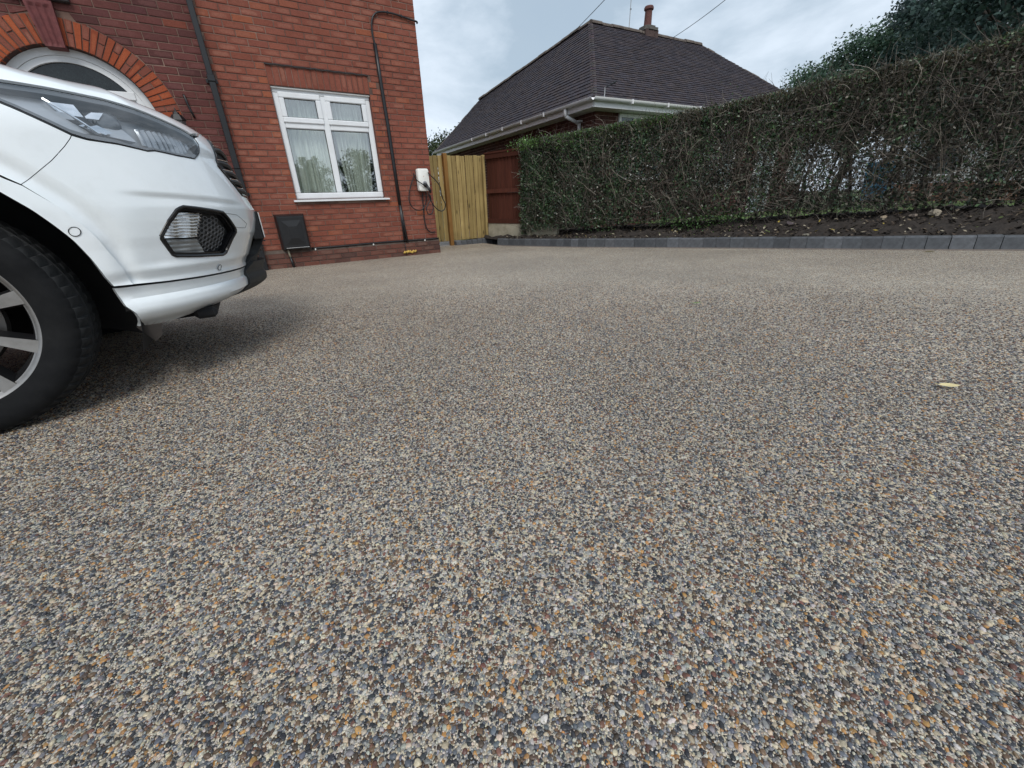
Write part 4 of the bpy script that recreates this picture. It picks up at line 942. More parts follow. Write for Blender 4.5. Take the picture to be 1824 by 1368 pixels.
# eaves: soffit, fascia, gutter
M_white=mat('white_fascia',(.78,.77,.78),.35,var=.05,vs=3,dirt=((.4,.4,.38),.2),ds=6)
def ubox(mb,u0,u1,v0,v1,z0,z1):
    v=[bp(u,v,z) for z in(z0,z1) for v in(v0,v1) for u in(u0,u1)]; mb.add(v,[(0,2,3,1),(4,5,7,6),(0,1,5,4),(2,6,7,3),(0,4,6,2),(1,3,7,5)])
mb=MB(); ubox(mb,.03,8.7,.03,WI+.02,2.405,2.42); ubox(mb,.03,WI+.02,WI+.021,9.2,2.405,2.42); bg_.part('soffit',mb,M_white)
mb=MB(); ubox(mb,.03,8.7,.008,.03,2.40,2.545); bg_.part('fascia',mb,M_white)
mb=MB(); ubox(mb,.008,.03,.031,9.2,2.40,2.545); bg_.part('fascia',mb,M_white)
def gutter(a,b):
    m=MB(); v=[]; n=9; pa,pb=np.array(bp(*a)),np.array(bp(*b)); d=(pb-pa)/np.linalg.norm(pb-pa); sd=np.cross(d,[0,0,1.])
    for p in(pa,pb):
        for r in(.058,.052):
            for t in np.linspace(0,math.pi,n): v.append(p+sd*math.cos(t)*r+np.array([0,0,-math.sin(t)*r]))
    for i in range(n-1): m_=0; 
    f=[(i,i+1,2*n+i+1,2*n+i) for i in range(n-1)]+[(n+i+1,n+i,3*n+i,3*n+i+1) for i in range(n-1)]+[(0,2*n,3*n,n),(n-1,2*n-1,4*n-1,3*n-1)]
    m.add(v,f); return m
gz=2.545
smooth_by_angle(bg_.part('gutter',gutter((-.055,-.055,gz),(8.8,-.055,gz)),M_white)); smooth_by_angle(bg_.part('gutter',gutter((-.055,-.06,gz),(-.055,9.3,gz)),M_white))
for u in (.9,1.9,2.9): 
    mb=MB(); ubox(mb,u-.015,u+.015,-.118,.01,2.48,2.553); bg_.part('gutter_bracket',mb,M_white)
for v in (1.6,2.6,3.6,4.6,5.6): 
    mb=MB(); ubox(mb,-.118,.01,v-.015,v+.015,2.48,2.553); bg_.part('gutter_bracket',mb,M_white)
mb=MB(); v_=.84
for pts in ([(-.05,v_,2.50),(-.05,v_,2.36)],[(-.05,v_,2.37),(WI-.06,v_,2.26)],[(WI-.05,v_,2.27),(WI-.05,v_,-.2)]): mb.tube([bp(*q) for q in pts],.036,10)
dpb=bg_.part('downpipe',mb,M_white,smooth=True)
mb=MB(); ubox(mb,WI-.10,WI,v_-.06,v_+.06,2.28,2.31); bg_.sub(dpb,'pipe_clip',mb,M_white)
# front window
mb=MB(); y0=WI-.03
for q in ((BWX0,BWX1,BWZ1-.07,BWZ1),(BWX0,BWX1,BWZ0,BWZ0+.07),(BWX0,BWX0+.06,BWZ0+.07,BWZ1-.07),(BWX1-.06,BWX1,BWZ0+.07,BWZ1-.07),(1.36,1.43,BWZ0+.07,BWZ1-.07),(1.88,1.95,BWZ0+.07,BWZ1-.07)): ubox(mb,q[0],q[1],y0-.02,y0+.02,q[2],q[3])
bwn=bg_.part('window',mb,M_white)
for a,b in ((BWX0+.06,1.36),(1.43,1.88),(1.95,BWX1-.06)):
    mb=MB(); ubox(mb,a,b,y0+.002,y0+.008,BWZ0+.07,BWZ1-.07); bg_.sub(bwn,'pane',mb,mat('teal_dark_glass',(.05,.09,.09),.06,spec=.8,var=.3,vs=3))
for k,(a,b,z0,z1) in enumerate(((3.6,5.0,.9,2.3),(5.9,6.8,.0,2.1),(7.5,8.3,1.0,2.3))):
    mb=MB(); ubox(mb,a,b,WI-.03,WI-.01,z0,z1); w_=bg_.part('window' if k!=1 else 'door',mb,M_white); mb=MB(); ubox(mb,a+.08,b-.08,WI-.036,WI-.031,z0+.1,z1-.1); bg_.sub(w_,'pane',mb,mat('pale_net_glass',(.35,.42,.44),.1,spec=.7,var=.3,vs=3))
# chimney on the right ridge
cu,cv=4.22,3.10
mb=MB(); 
def rstack(mb,z0,z1,hw,hv,ch=.08):
    pl=[(-hw+ch,-hv),(hw-ch,-hv),(hw,-hv+ch),(hw,hv-ch),(hw-ch,hv),(-hw+ch,hv),(-hw,hv-ch),(-hw,-hv+ch)]; n=8
    mb.add([bp(cu+a,cv+b,z0) for a,b in pl]+[bp(cu+a,cv+b,z1) for a,b in pl],[(i,(i+1)%n,(i+1)%n+n,i+n) for i in range(n)]+[tuple(range(n,2*n))])
rstack(mb,4.3,4.87,.23,.23,.03); ch_=bg_.part('chimney',mb,mat('sooty_brick',(.07,.045,.04),.9,var=.4,vs=14,bmp=.5,bs=30))
mb=MB(); rstack(mb,4.86,4.92,.25,.25,.09); rstack(mb,4.92,4.97,.19,.19,.08); bg_.sub(ch_,'flaunching',mb,mat('cement_cap',(.10,.095,.085),.95,var=.3,vs=20))
mb=MB()
cx_,cy_,_=bp(cu,cv,0)
mb.tube([(cx_,cy_,4.95),(cx_,cy_,5.02),(cx_,cy_,5.34)],[.115,.10,.092],16,False); mb.tube([(cx_,cy_,5.32),(cx_,cy_,5.34),(cx_,cy_,5.38),(cx_,cy_,5.41)],[.10,.125,.125,.11],16); bg_.sub(ch_,'chimney_pot',mb,mat('terracotta_pot',(.105,.042,.036),.85,var=.3,vs=15))
# aerials and overhead wires
mx_,my_,_=bp(3.75,3.3,0)
mb=MB(); mb.tube([(mx_,my_,4.7),(mx_,my_,6.6)],.011,6); ar=Thing('tv_aerial',(mx_,my_,4.7),'thin grey aerial mast rising above the bungalow ridge beside the chimney','aerial'); ar.part('mast',mb,mat('galvanised',(.35,.36,.37),.5,metal=.5))
mb=MB(); mb.tube([(mx_,my_,5.35),(mx_+.02,my_,5.36)],.02,6); ar.part('clamp',mb,M_blk)
sa=Thing('eaves_aerial',bp(.22,-.04,2.5),'small bracket aerial on the bungalow gutter near its corner','aerial')
mb=MB(); mb.tube([bp(.20,-.05,2.50),bp(.22,-.05,2.60),bp(.22,-.05,2.71)],.010,6); sa.part('bracket',mb,mat('galv2',(.40,.41,.42),.5,metal=.4))
mb=MB(); mb.tube([bp(.22,-.05,2.70),bp(.34,-.10,2.76)],.010,6); mb.tube([bp(.34,-.10,2.76),bp(.42,-.13,2.80)],.016,6); sa.part('boom',mb,M_blk)
def dirp(x,y,R):
    d=f_*F_PX+r_*(x-912)-u_*(y-684); return CAM+d*R/math.hypot(d[0],d[1])
def wire(p,q,label,r=.007):
    mb=MB(); p,q=np.array(p),np.array(q); mb.tube([p+(q-p)*t-np.array([0,0,.25*4*t*(1-t)*.4]) for t in np.linspace(0,1,16)],r,5); o=mesh_obj('overhead_wire',mb,mat('wire',(.08,.085,.09),.7)); tag(o,label,'wire','overhead service wires'); return o
wire(dirp(925,146,17.5),dirp(1150,-80,10.5),'thin overhead wire descending left behind the bungalow roof')
wire(dirp(1184,76,15.4),dirp(1420,-110,11),'thin overhead wire right of the chimney rising to upper right')
# ------------------------------------------------------------------ leaves
def leaf_cloud(P,size,cols,up=.3,aspect=.55,rng=RNG):
    """one folded leaf (two quads) per point -> verts, quads, colours"""
    n=len(P); d=rng.normal(size=(n,3)); d/=np.linalg.norm(d,axis=1,keepdims=True)
    nn=rng.normal(size=(n,3))+np.array([0,0,up]); s=np.cross(d,nn); s/=np.linalg.norm(s,axis=1,keepdims=True)+1e-9; nr=np.cross(s,d)
    L=(size*rng.uniform(.6,1.25,n))[:,None]; w=L*aspect
    base=P-d*L*.5; tip=P+d*L*.5; a=P+s*w*.5+nr*w*.22; b=P-s*w*.5+nr*w*.22
    V=np.stack([base,a,tip,b],1).reshape(-1,3); Fq=np.arange(4*n).reshape(n,4)
    C=np.repeat(cols,4,axis=0); return V,Fq,C
M_hleaf=attr_mat('hedge_leaf',.36,vs=3,spec=.5,trans=.12); M_tleaf=attr_mat('tree_leaf',.55,vs=.6,spec=.3,trans=.2)
# hedge path: s along, offset behind kerb
def hedge_c(y): return kerb_x(min(y,7.2))+float(np.interp(y,[-4,1.5,4,7.2],[1.35,1.20,.95,.62]))
def hedge_top(y): return float(np.interp(y,[-4,1.3,1.8,2.6,3.7,5.3,6.8,7.4],[2.16,2.10,2.02,1.95,1.86,1.80,1.77,1.75]))
HY0,HY1=-3.2,6.84
hg=Thing('privet_hedge',(5.9,3,zg(3)),'long clipped hedge with bare brown twigs and dark leaves along the kerb','hedge')
hr=np.random.default_rng(11)
NL=330000
y=hr.uniform(HY0,HY1,NL)
cxs=np.array([hedge_c(v) for v in np.linspace(HY0-.3,HY1+.3,400)]); gy=np.linspace(HY0-.3,HY1+.3,400); hcx=np.interp(y,gy,cxs)
htop=np.interp(y,gy,[hedge_top(v) for v in gy]); hbot=np.array([soil_h(.9,v) for v in gy]); hb=np.interp(y,gy,hbot)
t=hr.random(NL)**.75; z=hb+.06+(htop-hb-.06)*t
hw=.36*(1-.12*t)
shell=hr.random(NL); side=np.where(hr.random(NL)<.62,-1,1); xo=np.where(shell<.72,side*hw*(1-np.abs(hr.normal(0,.16,NL))),hr.uniform(-1,1,NL)*hw)
topm=hr.random(NL)<.26; xo=np.where(topm,hr.uniform(-1,1,NL)*hw,xo); z=np.where(topm,htop-np.abs(hr.normal(0,.06,NL)),z)
# clumpy density: greener on the left, mostly twigs on the right
def fbm(a,b,seed):
    r=np.random.default_rng(seed); o=np.zeros_like(a)
    for k in range(9): f=r.uniform(1.2,7); th=r.uniform(0,6.28); o+=np.sin(a*f*math.cos(th)+b*f*math.sin(th)+r.uniform(0,6.28))/(1+.25*f)
    return o/2.2
green=np.interp(y,[-3,1.2,2.6,4.2,5.4,6.3,7.1],[.50,.54,.62,.80,.92,1.0,1.0])
dens=green+.24*fbm(y*1.9,z*2.1,3)
dens=np.where(topm,np.maximum(dens,.75),dens)
low=(z-hb)/(htop-hb); dens-= .16*((low>.10)&(low<.60)&(y<3.9)); dens+=(.25+.5*fbm(y*1.6,z*0,9))*(low<.16)
keep=hr.random(NL)<np.clip(dens,.44,1); 
# end cap on the left end
P=np.c_[hcx+xo+hr.normal(0,.018,NL),y,z+hr.normal(0,.012,NL)][keep]; lowk=low[keep]; yk=y[keep]; tk=topm[keep]
n2=16000; ye=HY1+hr.normal(0,.05,n2); te=hr.random(n2); he=soil_h(.6,7)+.05; P2=np.c_[hedge_c(HY1)+hr.uniform(-.34,.34,n2),ye,he+(hedge_top(HY1)-he)*te]
P=np.r_[P,P2]; yk=np.r_[yk,ye]; tk=np.r_[tk,te>.9]; m=len(P)
pal=np.array([(.034,.062,.036),(.048,.088,.044),(.072,.122,.052),(.090,.085,.062),(.122,.105,.079)])
wl=np.clip((yk-2.0)/4.5,0,1)
clump=fbm(P[:,1]*2.6,P[:,2]*3.0,5)+.5*fbm(P[:,1]*6,P[:,2]*6.5,6)
ci=np.where(hr.random(m)<np.clip(.20+.58*wl**1.2+.42*clump,.06,.95),hr.choice([0,1,2],m),np.where(hr.random(m)<.28,hr.choice([0,1],m),hr.choice([3,4],m)))
C_=pal[ci]*hr.uniform(.65,1.5,(m,1))*(1+.35*np.clip(clump,-1,1))[:,None]; 
topg=np.where((tk&(yk>4.2))[:,None],np.array([[.085,.165,.035]])*hr.uniform(.6,1.2,(m,1)),np.where((tk&(hr.random(m)<.55))[:,None],np.array([[.125,.118,.060]])*hr.uniform(.6,1.2,(m,1)),C_))
V,Fq,Cc_=leaf_cloud(P,np.where(tk,.027,.041),np.clip(topg,0,1),rng=hr)
o=np_obj('foliage',V,Fq,M_hleaf,hg.o,Cc_,hg.inv); o['kind']='stuff'
# fresh green shoots low down and high up
def shoots(yc,zc,n,ry,rz,col):
    q=np.c_[np.interp(hr.normal(yc,ry,n),gy,cxs)-.36+hr.normal(0,.05,n),hr.normal(yc,ry,n),zc+hr.normal(0,rz,n)]
    return leaf_cloud(q,np.full(n,.034),np.array([col])*hr.uniform(.6,1.4,(n,1)),rng=hr)
parts=[shoots(3.55,.52,420,.28,.10,(.055,.125,.030)),shoots(3.9,.42,240,.2,.07,(.05,.11,.03)),shoots(5.15,.40,200,.12,.09,(.045,.085,.03)),shoots(5.9,1.62,300,.3,.07,(.055,.12,.03)),shoots(3.6,1.55,260,.2,.2,(.045,.10,.03)),shoots(2.7,1.6,200,.14,.2,(.045,.095,.03)),shoots(6.7,1.72,420,.25,.05,(.09,.18,.04))]
V=np.concatenate([q[0] for q in parts]); Cq=np.concatenate([q[2] for q in parts]); o=np_obj('green_shoots',V,np.arange(len(V)).reshape(-1,4),M_hleaf,hg.o,Cq,hg.inv); o['kind']='stuff'
# stems and twigs
M_bark=attr_mat('hedge_bark',.9,vs=30,spec=.2)
M_bark1=mat('stem_bark',(.055,.045,.038),.9,var=.35,vs=25,bmp=.4,bs=80)
yy=HY1-.05
while yy>HY0:
    mb=MB(); x0=hedge_c(yy)+random.uniform(-.16,.12); z0=soil_h(.9,yy)-.06; H=hedge_top(yy)-.15; pts=[]; x,y_=x0,yy
    for k in range(8): pts.append((x,y_,z0+(H-z0)*k/7)); x+=random.uniform(-.06,.06); y_+=random.uniform(-.07,.07)
    r0=random.uniform(.011,.026); mb.tube(pts,[r0*(1-.75*k/7) for k in range(8)],6)
    hg.part('stem',mb,M_bark1,smooth=True); yy-=random.uniform(.10,.24)
TW=[]
def twigs(p,d,L,r,c,seg=4,wob=.22):
    n=len(p); d=d/np.linalg.norm(d,axis=1,keepdims=True); pts=[p]
    for k in range(seg): d=d+hr.normal(0,wob,(n,3)); d/=np.linalg.norm(d,axis=1,keepdims=True); pts.append(pts[-1]+d*(L/seg)[:,None])
    a=np.cross(d,[.3,.2,1.]); a/=np.linalg.norm(a,axis=1,keepdims=True); b=np.cross(d,a); V=np.zeros((n,seg+1,3,3))
    for k in range(seg+1):
        rr=(r*(1-.7*k/seg))[:,None]
        for j in range(3): V[:,k,j]=pts[k]+rr*(a*math.cos(2.094*j)+b*math.sin(2.094*j))
    base=(np.arange(n)*(seg+1)*3)[:,None,None]; k=np.arange(seg)[None,:,None]*3; j=np.arange(3)[None,None,:]; jn=(np.arange(3)+1)%3
    F=np.stack([base+k+j,base+k+jn,base+k+3+jn,base+k+3+j],-1).reshape(-1,4)
    TW.append((V.reshape(-1,3),F,np.repeat(c,(seg+1)*3,axis=0)))
def hy(f,y): return np.interp(y,gy,f)
tops_=[hedge_top(v) for v in gy]
n=15000; yv=np.where(hr.random(n)<.6,hr.uniform(HY0,HY1,n),hr.uniform(-.3,4.5,n)); tp=hy(tops_,yv); b0=hy(hbot,yv); zv=b0+.03+(tp-b0-.1)*hr.random(n)
xv=hy(cxs,yv)+np.where(hr.random(n)<.6,hr.uniform(-.37,-.2,n),hr.uniform(-.36,.36,n))
dd=np.c_[hr.normal(-.15,.35,n),hr.normal(0,.6,n),hr.normal(.5,.5,n)]; pale=hr.random(n)<.22
cc2=np.where(pale[:,None],np.array([[.29,.26,.22]]),np.array([[.105,.090,.080]]))*hr.uniform(.55,1.35,(n,1))
twigs(np.c_[xv,yv,zv],dd,hr.uniform(.10,.40,n),hr.uniform(.0016,.0042,n),cc2)
n=7000; yv=hr.uniform(HY0,HY1,n); tp=hy(tops_,yv); L=hr.uniform(.08,.22,n); twigs(np.c_[hy(cxs,yv)+hr.uniform(-.36,.36,n),yv,tp-L*.85+hr.normal(0,.012,n)],np.c_[hr.normal(-.1,.25,n),hr.normal(0,.3,n),np.ones(n)],L,np.full(n,.0022),np.array([[.115,.098,.068]])*hr.uniform(.5,1.3,(n,1)),3,.12)
n=330; yv=hr.uniform(-.5,6.7,n); tp=hy(tops_,yv); b0=hy(hbot,yv); zv=b0+(tp-b0)*hr.uniform(.05,.7,n); twigs(np.c_[hy(cxs,yv)-.385,yv,zv],np.c_[np.full(n,-.04),hr.normal(0,.6,n),np.ones(n)],hr.uniform(.2,.6,n),hr.uniform(.0025,.0055,n),np.array([[.19,.165,.135]])*hr.uniform(.4,1.1,(n,1)),6,.2)
o_=0; Vs=[];Fs_=[];Cs_=[]
for v_1,f_1,c_1 in TW: Vs.append(v_1); Fs_.append(f_1+o_); Cs_.append(c_1); o_+=len(v_1)
tv,tf,tcq=np.concatenate(Vs),np.concatenate(Fs_),np.concatenate(Cs_)
o=np_obj('twigs',tv,tf,M_bark,hg.o,tcq,hg.inv); o['kind']='stuff'
# ------------------------------------------------------------------ trees
def tree(name,base,H,crown_r,crown_z0,n,size,cols,label,seed,group='trees behind the bungalow and hedge',gap=.25,nl=60,cz=None,squash=1.0):
    r=np.random.default_rng(seed); th=Thing(name,base,label,'tree',group); b=np.array(base,float)
    mb=MB(); tr=max(.09,H*.028); pts=[b+np.array([r.normal(0,.05)*k,r.normal(0,.05)*k,H*.85*k/6]) for k in range(7)]; mb.tube(pts,[tr*(1-.85*k/6) for k in range(7)],8); th.part('trunk',mb,M_bark1,smooth=True)
    mb=MB(); cs=[]
    zc=crown_z0+(H-crown_z0)*.45
    for k in range(nl):
        v=r.normal(size=3); v/=np.linalg.norm(v); q=b+np.array([0,0,zc])+v*np.array([crown_r,crown_r,(H-crown_z0)*.5*squash])*r.uniform(.35,.95)**.6
        cs.append((q,crown_r*r.uniform(.20,.36))); s=b+np.array([0,0,min(H*.8,max(.3*H,q[2]-b[2]-.25*H))]); mid=(s+q)/2+r.normal(0,.1,3)*crown_r*.3
        mb.tube([s,mid,q],[tr*.35,tr*.2,tr*.06],5,False)
    th.part('limbs',mb,M_bark1,smooth=True)
    Ps=[];Cs=[]
    for q,rad in cs:
        m=int(n/nl); v=r.normal(size=(m,3)); v/=np.linalg.norm(v,axis=1,keepdims=True); rr=rad*r.random(m)**.45*(1+.35*r.normal(size=m)*.5)
        Ps.append(q+v*rr[:,None]*np.array([1,1,.8])); c=np.array(cols)[r.choice(len(cols),m)]*r.uniform(.7,1.3,(m,1))*r.uniform(.85,1.15); Cs.append(c)
    V,Fq,C=leaf_cloud(np.concatenate(Ps),np.full(sum(len(x) for x in Ps),size),np.clip(np.concatenate(Cs),0,1),rng=r)
    o=np_obj('crown',V,Fq,M_tleaf,th.o,C,th.inv); o['kind']='stuff'; return th
def azp(az,R,z=.1): a=math.radians(az); return (R*math.sin(a),R*math.cos(a),z)
DG=[(.060,.11,.068),(.085,.14,.085),(.045,.085,.056)]; OL=[(.13,.125,.065),(.10,.11,.055),(.15,.125,.07)]; BGc=[(.060,.10,.085),(.048,.085,.075),(.080,.125,.105)]
tree('broadleaf_tree',azp(69.6,24),6.15,2.7,2.6,36000,.12,DG,'dark green tree rising above the hedge at upper right, lowest and leftmost',21)
tree('broadleaf_tree',azp(72.8,27),8.2,2.2,3.4,9000,.14,OL,'thin olive-brown tree with sky gaps behind the dark tree at upper right',22)
tree('broadleaf_tree',azp(76.4,22),8.2,2.3,2.6,40000,.13,[(.038,.066,.062),(.055,.088,.078)],'tall dark blue-green tree at the upper right edge',23)
tree('broadleaf_tree',azp(80.0,16),6.4,2.4,1.8,36000,.12,BGc,'grey-green tree at the extreme upper right corner in front of the dark one',24)
tree('broadleaf_tree',azp(26.4,27,-.1),4.9,2.4,.8,9000,.14,[(.04,.06,.025),(.06,.08,.03),(.03,.045,.02)],'small leafy tree glimpsed between the house corner and the bungalow roof',25)
# beyond the hedge: street side things glimpsed through the twigs
rh=Thing('rendered_house',(24,2,.3),'white rendered house glimpsed in flecks through the bare hedge at right','house')
rx0,rx1=20.0,27.0
mb=MB(); mb.box(21,27,-4.5,6.0,.0,2.9); rh.part('wall',mb,mat('white_render',(.62,.64,.66),.8,var=.08,vs=2))
mb=MB(); mb.box(20.94,20.99,-4.5,6.0,.0,.9); rh.part('brick_base',mb,mat('base_brick',(.25,.13,.09),.9,var=.3,vs=10))
for k,(a,b) in enumerate(((-3.6,-2.2),(-.6,.9),(2.2,3.6),(4.4,5.5))):
    mb=MB(); mb.box(20.93,20.998,a,b,1.1,2.3); w_=rh.part('window',mb,M_white); mb=MB(); mb.box(20.92,20.929,a+.1,b-.1,1.2,2.2); rh.sub(w_,'pane',mb,mat('dark_far_pane',(.06,.08,.09),.1,spec=.7))
mb=MB(); mb.add([(20.6,-4.9,2.9),(27.4,-4.9,2.9),(27.4,6.4,2.9),(20.6,6.4,2.9),(24,-2,4.6),(24,3.5,4.6)],[(0,1,4),(1,2,5,4),(2,3,5),(3,0,4,5),(3,2,1,0)]); rh.part('roof',mb,mat('far_roof',(.10,.06,.05),.85,var=.3,vs=8))
def bin_(loc,label):
    th=Thing('wheelie_bin',loc,label,'bin'); x,y,z=loc; mb=MB(); m=mat('blue_bin',(.10,.30,.50),.4)
    mb.add([(x-.24,y-.26,z+.08),(x+.24,y-.26,z+.08),(x+.24,y+.26,z+.08),(x-.24,y+.26,z+.08),(x-.29,y-.33,z+1.0),(x+.29,y-.33,z+1.0),(x+.29,y+.33,z+1.0),(x-.29,y+.33,z+1.0)],[(0,1,5,4),(1,2,6,5),(2,3,7,6),(3,0,4,7),(3,2,1,0)]); th.part('body',mb,m)
    mb=MB(); mb.bbox(x-.32,x+.31,y-.36,y+.35,z+1.003,z+1.08,.02); th.part('lid',mb,m)
    for s in(-1,1): mb=MB(); mb.tube([(x+.22,y+s*.30,z+.10),(x+.22,y+s*.34,z+.10)],.10,14); th.part('wheel',mb,M_blkm)
bin_((16.2,5.0,.40),'light blue wheelie bin glimpsed low through the twigs, on the lawn')
# a hedge-side white picket board run, seen as pale flecks
# ------------------------------------------------------------------ across the street (behind the camera, mirrored in the window)
oh=Thing('opposite_house',(4.5,-34,.3),'brick house across the street, mirrored in the window panes','house')
mb=MB(); mb.box(.5,8.5,-39,-33,.3,3.4); oh.part('wall',mb,mat('opp_brick',(.22,.09,.06),.9,var=.2,vs=8))
mb=MB(); mb.add([(.2,-39.3,3.4),(8.8,-39.3,3.4),(8.8,-32.7,3.4),(.2,-32.7,3.4),(3.5,-36,5.0),(5.5,-36,5.0)],[(0,1,5,4),(1,2,5),(2,3,4,5),(3,0,4),(3,2,1,0)]); oh.part('roof',mb,mat('opp_roof',(.06,.05,.05),.85))
mb=MB(); mb.box(5.3,5.9,-36.3,-35.7,4.4,6.1); oh.part('chimney',mb,M_side)
for a in (1.3,3.6,6.2):
    mb=MB(); mb.box(a,a+1.3,-32.995,-32.95,1.2,2.4); oh.part('window',mb,M_white)
gB='trees across the street'
tree('street_tree',(7.9,-16.5,.4),4.0,1.5,.6,3800,.16,[(.05,.08,.03),(.07,.10,.035)],'tree across the street mirrored in the right window panes',31,gB)
tree('street_tree',(6.2,-26,.4),4.6,1.7,.8,4500,.16,[(.045,.07,.03),(.06,.085,.03)],'small tree across the street mirrored in the left window pane',32,gB)
tree('street_tree',(-4.5,-17,.4),6.5,2.6,1.2,6000,.18,DG,'tree across the street left of the drive, behind the viewer',33,gB)
# ------------------------------------------------------------------ white car (car frame: x forward, y away from the viewer, z up; origin under the near front wheel)
YC=.90; Y0=-.02; W_=YC-Y0; L_=.90; M_=2.6; N_=3.0
_th=np.linspace(0,np.pi/2,4001); _X=L_*np.cos(_th)**(2/M_); _Y=YC-W_*np.sin(_th)**(2/N_); _S=np.r_[0,np.cumsum(np.hypot(np.diff(_X),np.diff(_Y)))]; UMAX=_S[-1]
def plan(u):
    a=np.abs(u); x=np.interp(a,_S,_X); y=np.interp(a,_S,_Y); return np.where(a>UMAX,-(a-UMAX),x),np.where(a>UMAX,Y0,y)
XF_Z=[.20,.25,.30,.36,.42,.48,.53,.58,.62,.70,.785,.87,.94,1.1]; XF_X=[.70,.76,.80,.815,.825,.86,.89,.905,.91,.885,.858,.83,.80,.80]
INS_Z=[.20,.25,.262,.28,.30,.33,.345,.37,.385,.39,.40,.43,.445,.50,.60,.72,.80]; INS_I=[.09,.055,.030,.006,-.004,.0,.013,.013,.004,.004,.007,-.004,-.003,.001,.0,.0,.0]
ZT_X=[-.4,0,.2,.38,.50,.60,.69,.80,.88,.90]; ZT_Z=[1.10,1.07,1.045,1.019,1.001,.995,.994,.957,.92,.912]
def sstep(t): t=np.clip(t,0,1); return t*t*(3-2*t)
def vtop(u): return np.interp(plan(u)[0],ZT_X,ZT_Z)
def S(u,v,off=0.0):
    u=np.asarray(u,float); v=np.asarray(v,float); e=1e-4
    x,y=plan(u); x1,y1=plan(np.abs(u)+e); x0,y0=plan(np.maximum(np.abs(u)-e,0)); tx,ty=x1-x0,y1-y0; n=np.hypot(tx,ty)+1e-12; nx,ny=-ty/n,tx/n
    nx,ny=np.where(nx>=0,nx,-nx),np.where(nx>=0,ny,-ny)
    side=sstep((np.abs(u)-.35)/.55); zsh=.80+.06*sstep(-x/.5); ztop=np.interp(x,ZT_X,ZT_Z); rin=.10+.15*side
    phi=np.clip((v-zsh)/np.maximum(ztop-zsh,1e-3),0,1)*np.pi/2
    z=np.where(v<=zsh,v,zsh+(ztop-zsh)*np.sin(phi)); ins=np.where(v<=zsh,np.interp(v,INS_Z,INS_I),rin*(1-np.cos(phi)))
    au=np.abs(u); ins=ins+.007*sstep((au-.44)/.14)*sstep((1.0-au)/.12)*sstep((v-.425)/.03)*sstep((.650+.05*(au-.6)-v)/.014)
    rr_=np.hypot(UMAX-au,v-.337); ins=ins+np.where((x>-.05)&(v<.80),.011*np.exp(-((rr_-np.interp(v,[.39,.46,.6],[.548,.531,.518]))/.020)**2)*sstep((v-.385)/.03),0)
    kx=np.interp(np.minimum(v,.80),XF_Z,XF_X)/L_
    cf=np.cos(phi)
    X=np.where(x>0,x*kx,x)-nx*(ins-off*cf); Y=y-ny*(ins-off*cf); z=z+off*np.sin(phi); Y=np.where(u<0,2*YC-Y,Y)
    return np.stack([X,Y,z],-1)
def paint_mat():
    m,t,b=_new('white_car_paint'); n=noise(t,2.5,6,.65); r=ramp(t,[(.3,(.79,.84,.86)),(.6,(.84,.88,.90))]); t.links.new(n.outputs['Fac'],r.inputs[0])
    # road film, stronger towards nothing in particular: fine streaky dust
    n2=noise(t,9,8,.7); r2=ramp(t,[(.5,(0,0,0)),(.8,(.22,.22,.22))]); t.links.new(n2.outputs['Fac'],r2.inputs[0]); c=mixc(t,r.outputs[0],(.50,.50,.47),r2.outputs[0])
    t.links.new(c,b.inputs['Base Color']); b.inputs['Roughness'].default_value=.32; b.inputs['Coat Weight'].default_value=1; b.inputs['Coat Roughness'].default_value=.04; return m
M_paint=paint_mat(); M_dark=mat('wheel_well_black',(.010,.010,.011),.9,var=.3,vs=10); M_trim=mat('gloss_black_trim',(.010,.010,.011),.18,var=.1); M_grain=mat('grained_plastic',(.022,.023,.024),.6,bmp=.2,bs=300)
M_rubber=mat('tyre_rubber',(.0075,.008,.009),.82,var=.25,vs=14,bmp=.15,bs=200,dirt=((.020,.020,.020),.5),ds=10,spec=.18); M_tread=mat('tread_rubber',(.026,.027,.028),.9,var=.3,vs=40,bmp=.3,bs=300,spec=.2); M_alloy=mat('machined_alloy',(.32,.31,.30),.38,metal=.85,var=.12,vs=10,dirt=((.16,.15,.13),.5),ds=14); M_adark=mat('dark_alloy',(.012,.012,.013),.35,var=.2)
M_chrome=mat('lamp_chrome',(.82,.83,.85),.08,metal=1,var=.02); M_lensg=glass_mat('lamp_lens',(.92,.94,.96),1.45,.02,.10); M_bez=mat('lamp_bezel',(.36,.38,.40),.4,var=.1); M_satin=mat('satin_lamp_silver',(.50,.51,.52),.3,metal=.6,var=.05)
car=bpy.data.objects.new('parked_car',None); COL.objects.link(car); car.location=(-.803,1.70,zg(1.70)); car.rotation_euler=(math.atan(SL),0,0)
tag(car,'white car parked at left, its front end and near front wheel in view','car')
def cpart(name,mb,m,parent=None,smooth=True,**k):
    o=mesh_obj(name,mb,m,parent or car,**k)
    if smooth: smooth_by_angle(o,40)
    return o
def inpoly(x,y,pl):
    c=False; j=len(pl)-1
    for i in range(len(pl)):
        if (pl[i][1]>y)!=(pl[j][1]>y) and x<(pl[j][0]-pl[i][0])*(y-pl[i][1])/(pl[j][1]-pl[i][1])+pl[i][0]: c=not c
        j=i
    return c
def inpolyv(x,y,pl):
    x=np.asarray(x); y=np.asarray(y); c=np.zeros(x.shape,bool); q=np.array(pl); p=np.roll(q,1,axis=0)
    for (xi,yi),(xj,yj) in zip(q,p):
        if yi==yj: continue
        c^=((yi>y)!=(yj>y))&(x<(xj-xi)*(y-yi)/(yj-yi)+xi)
    return c
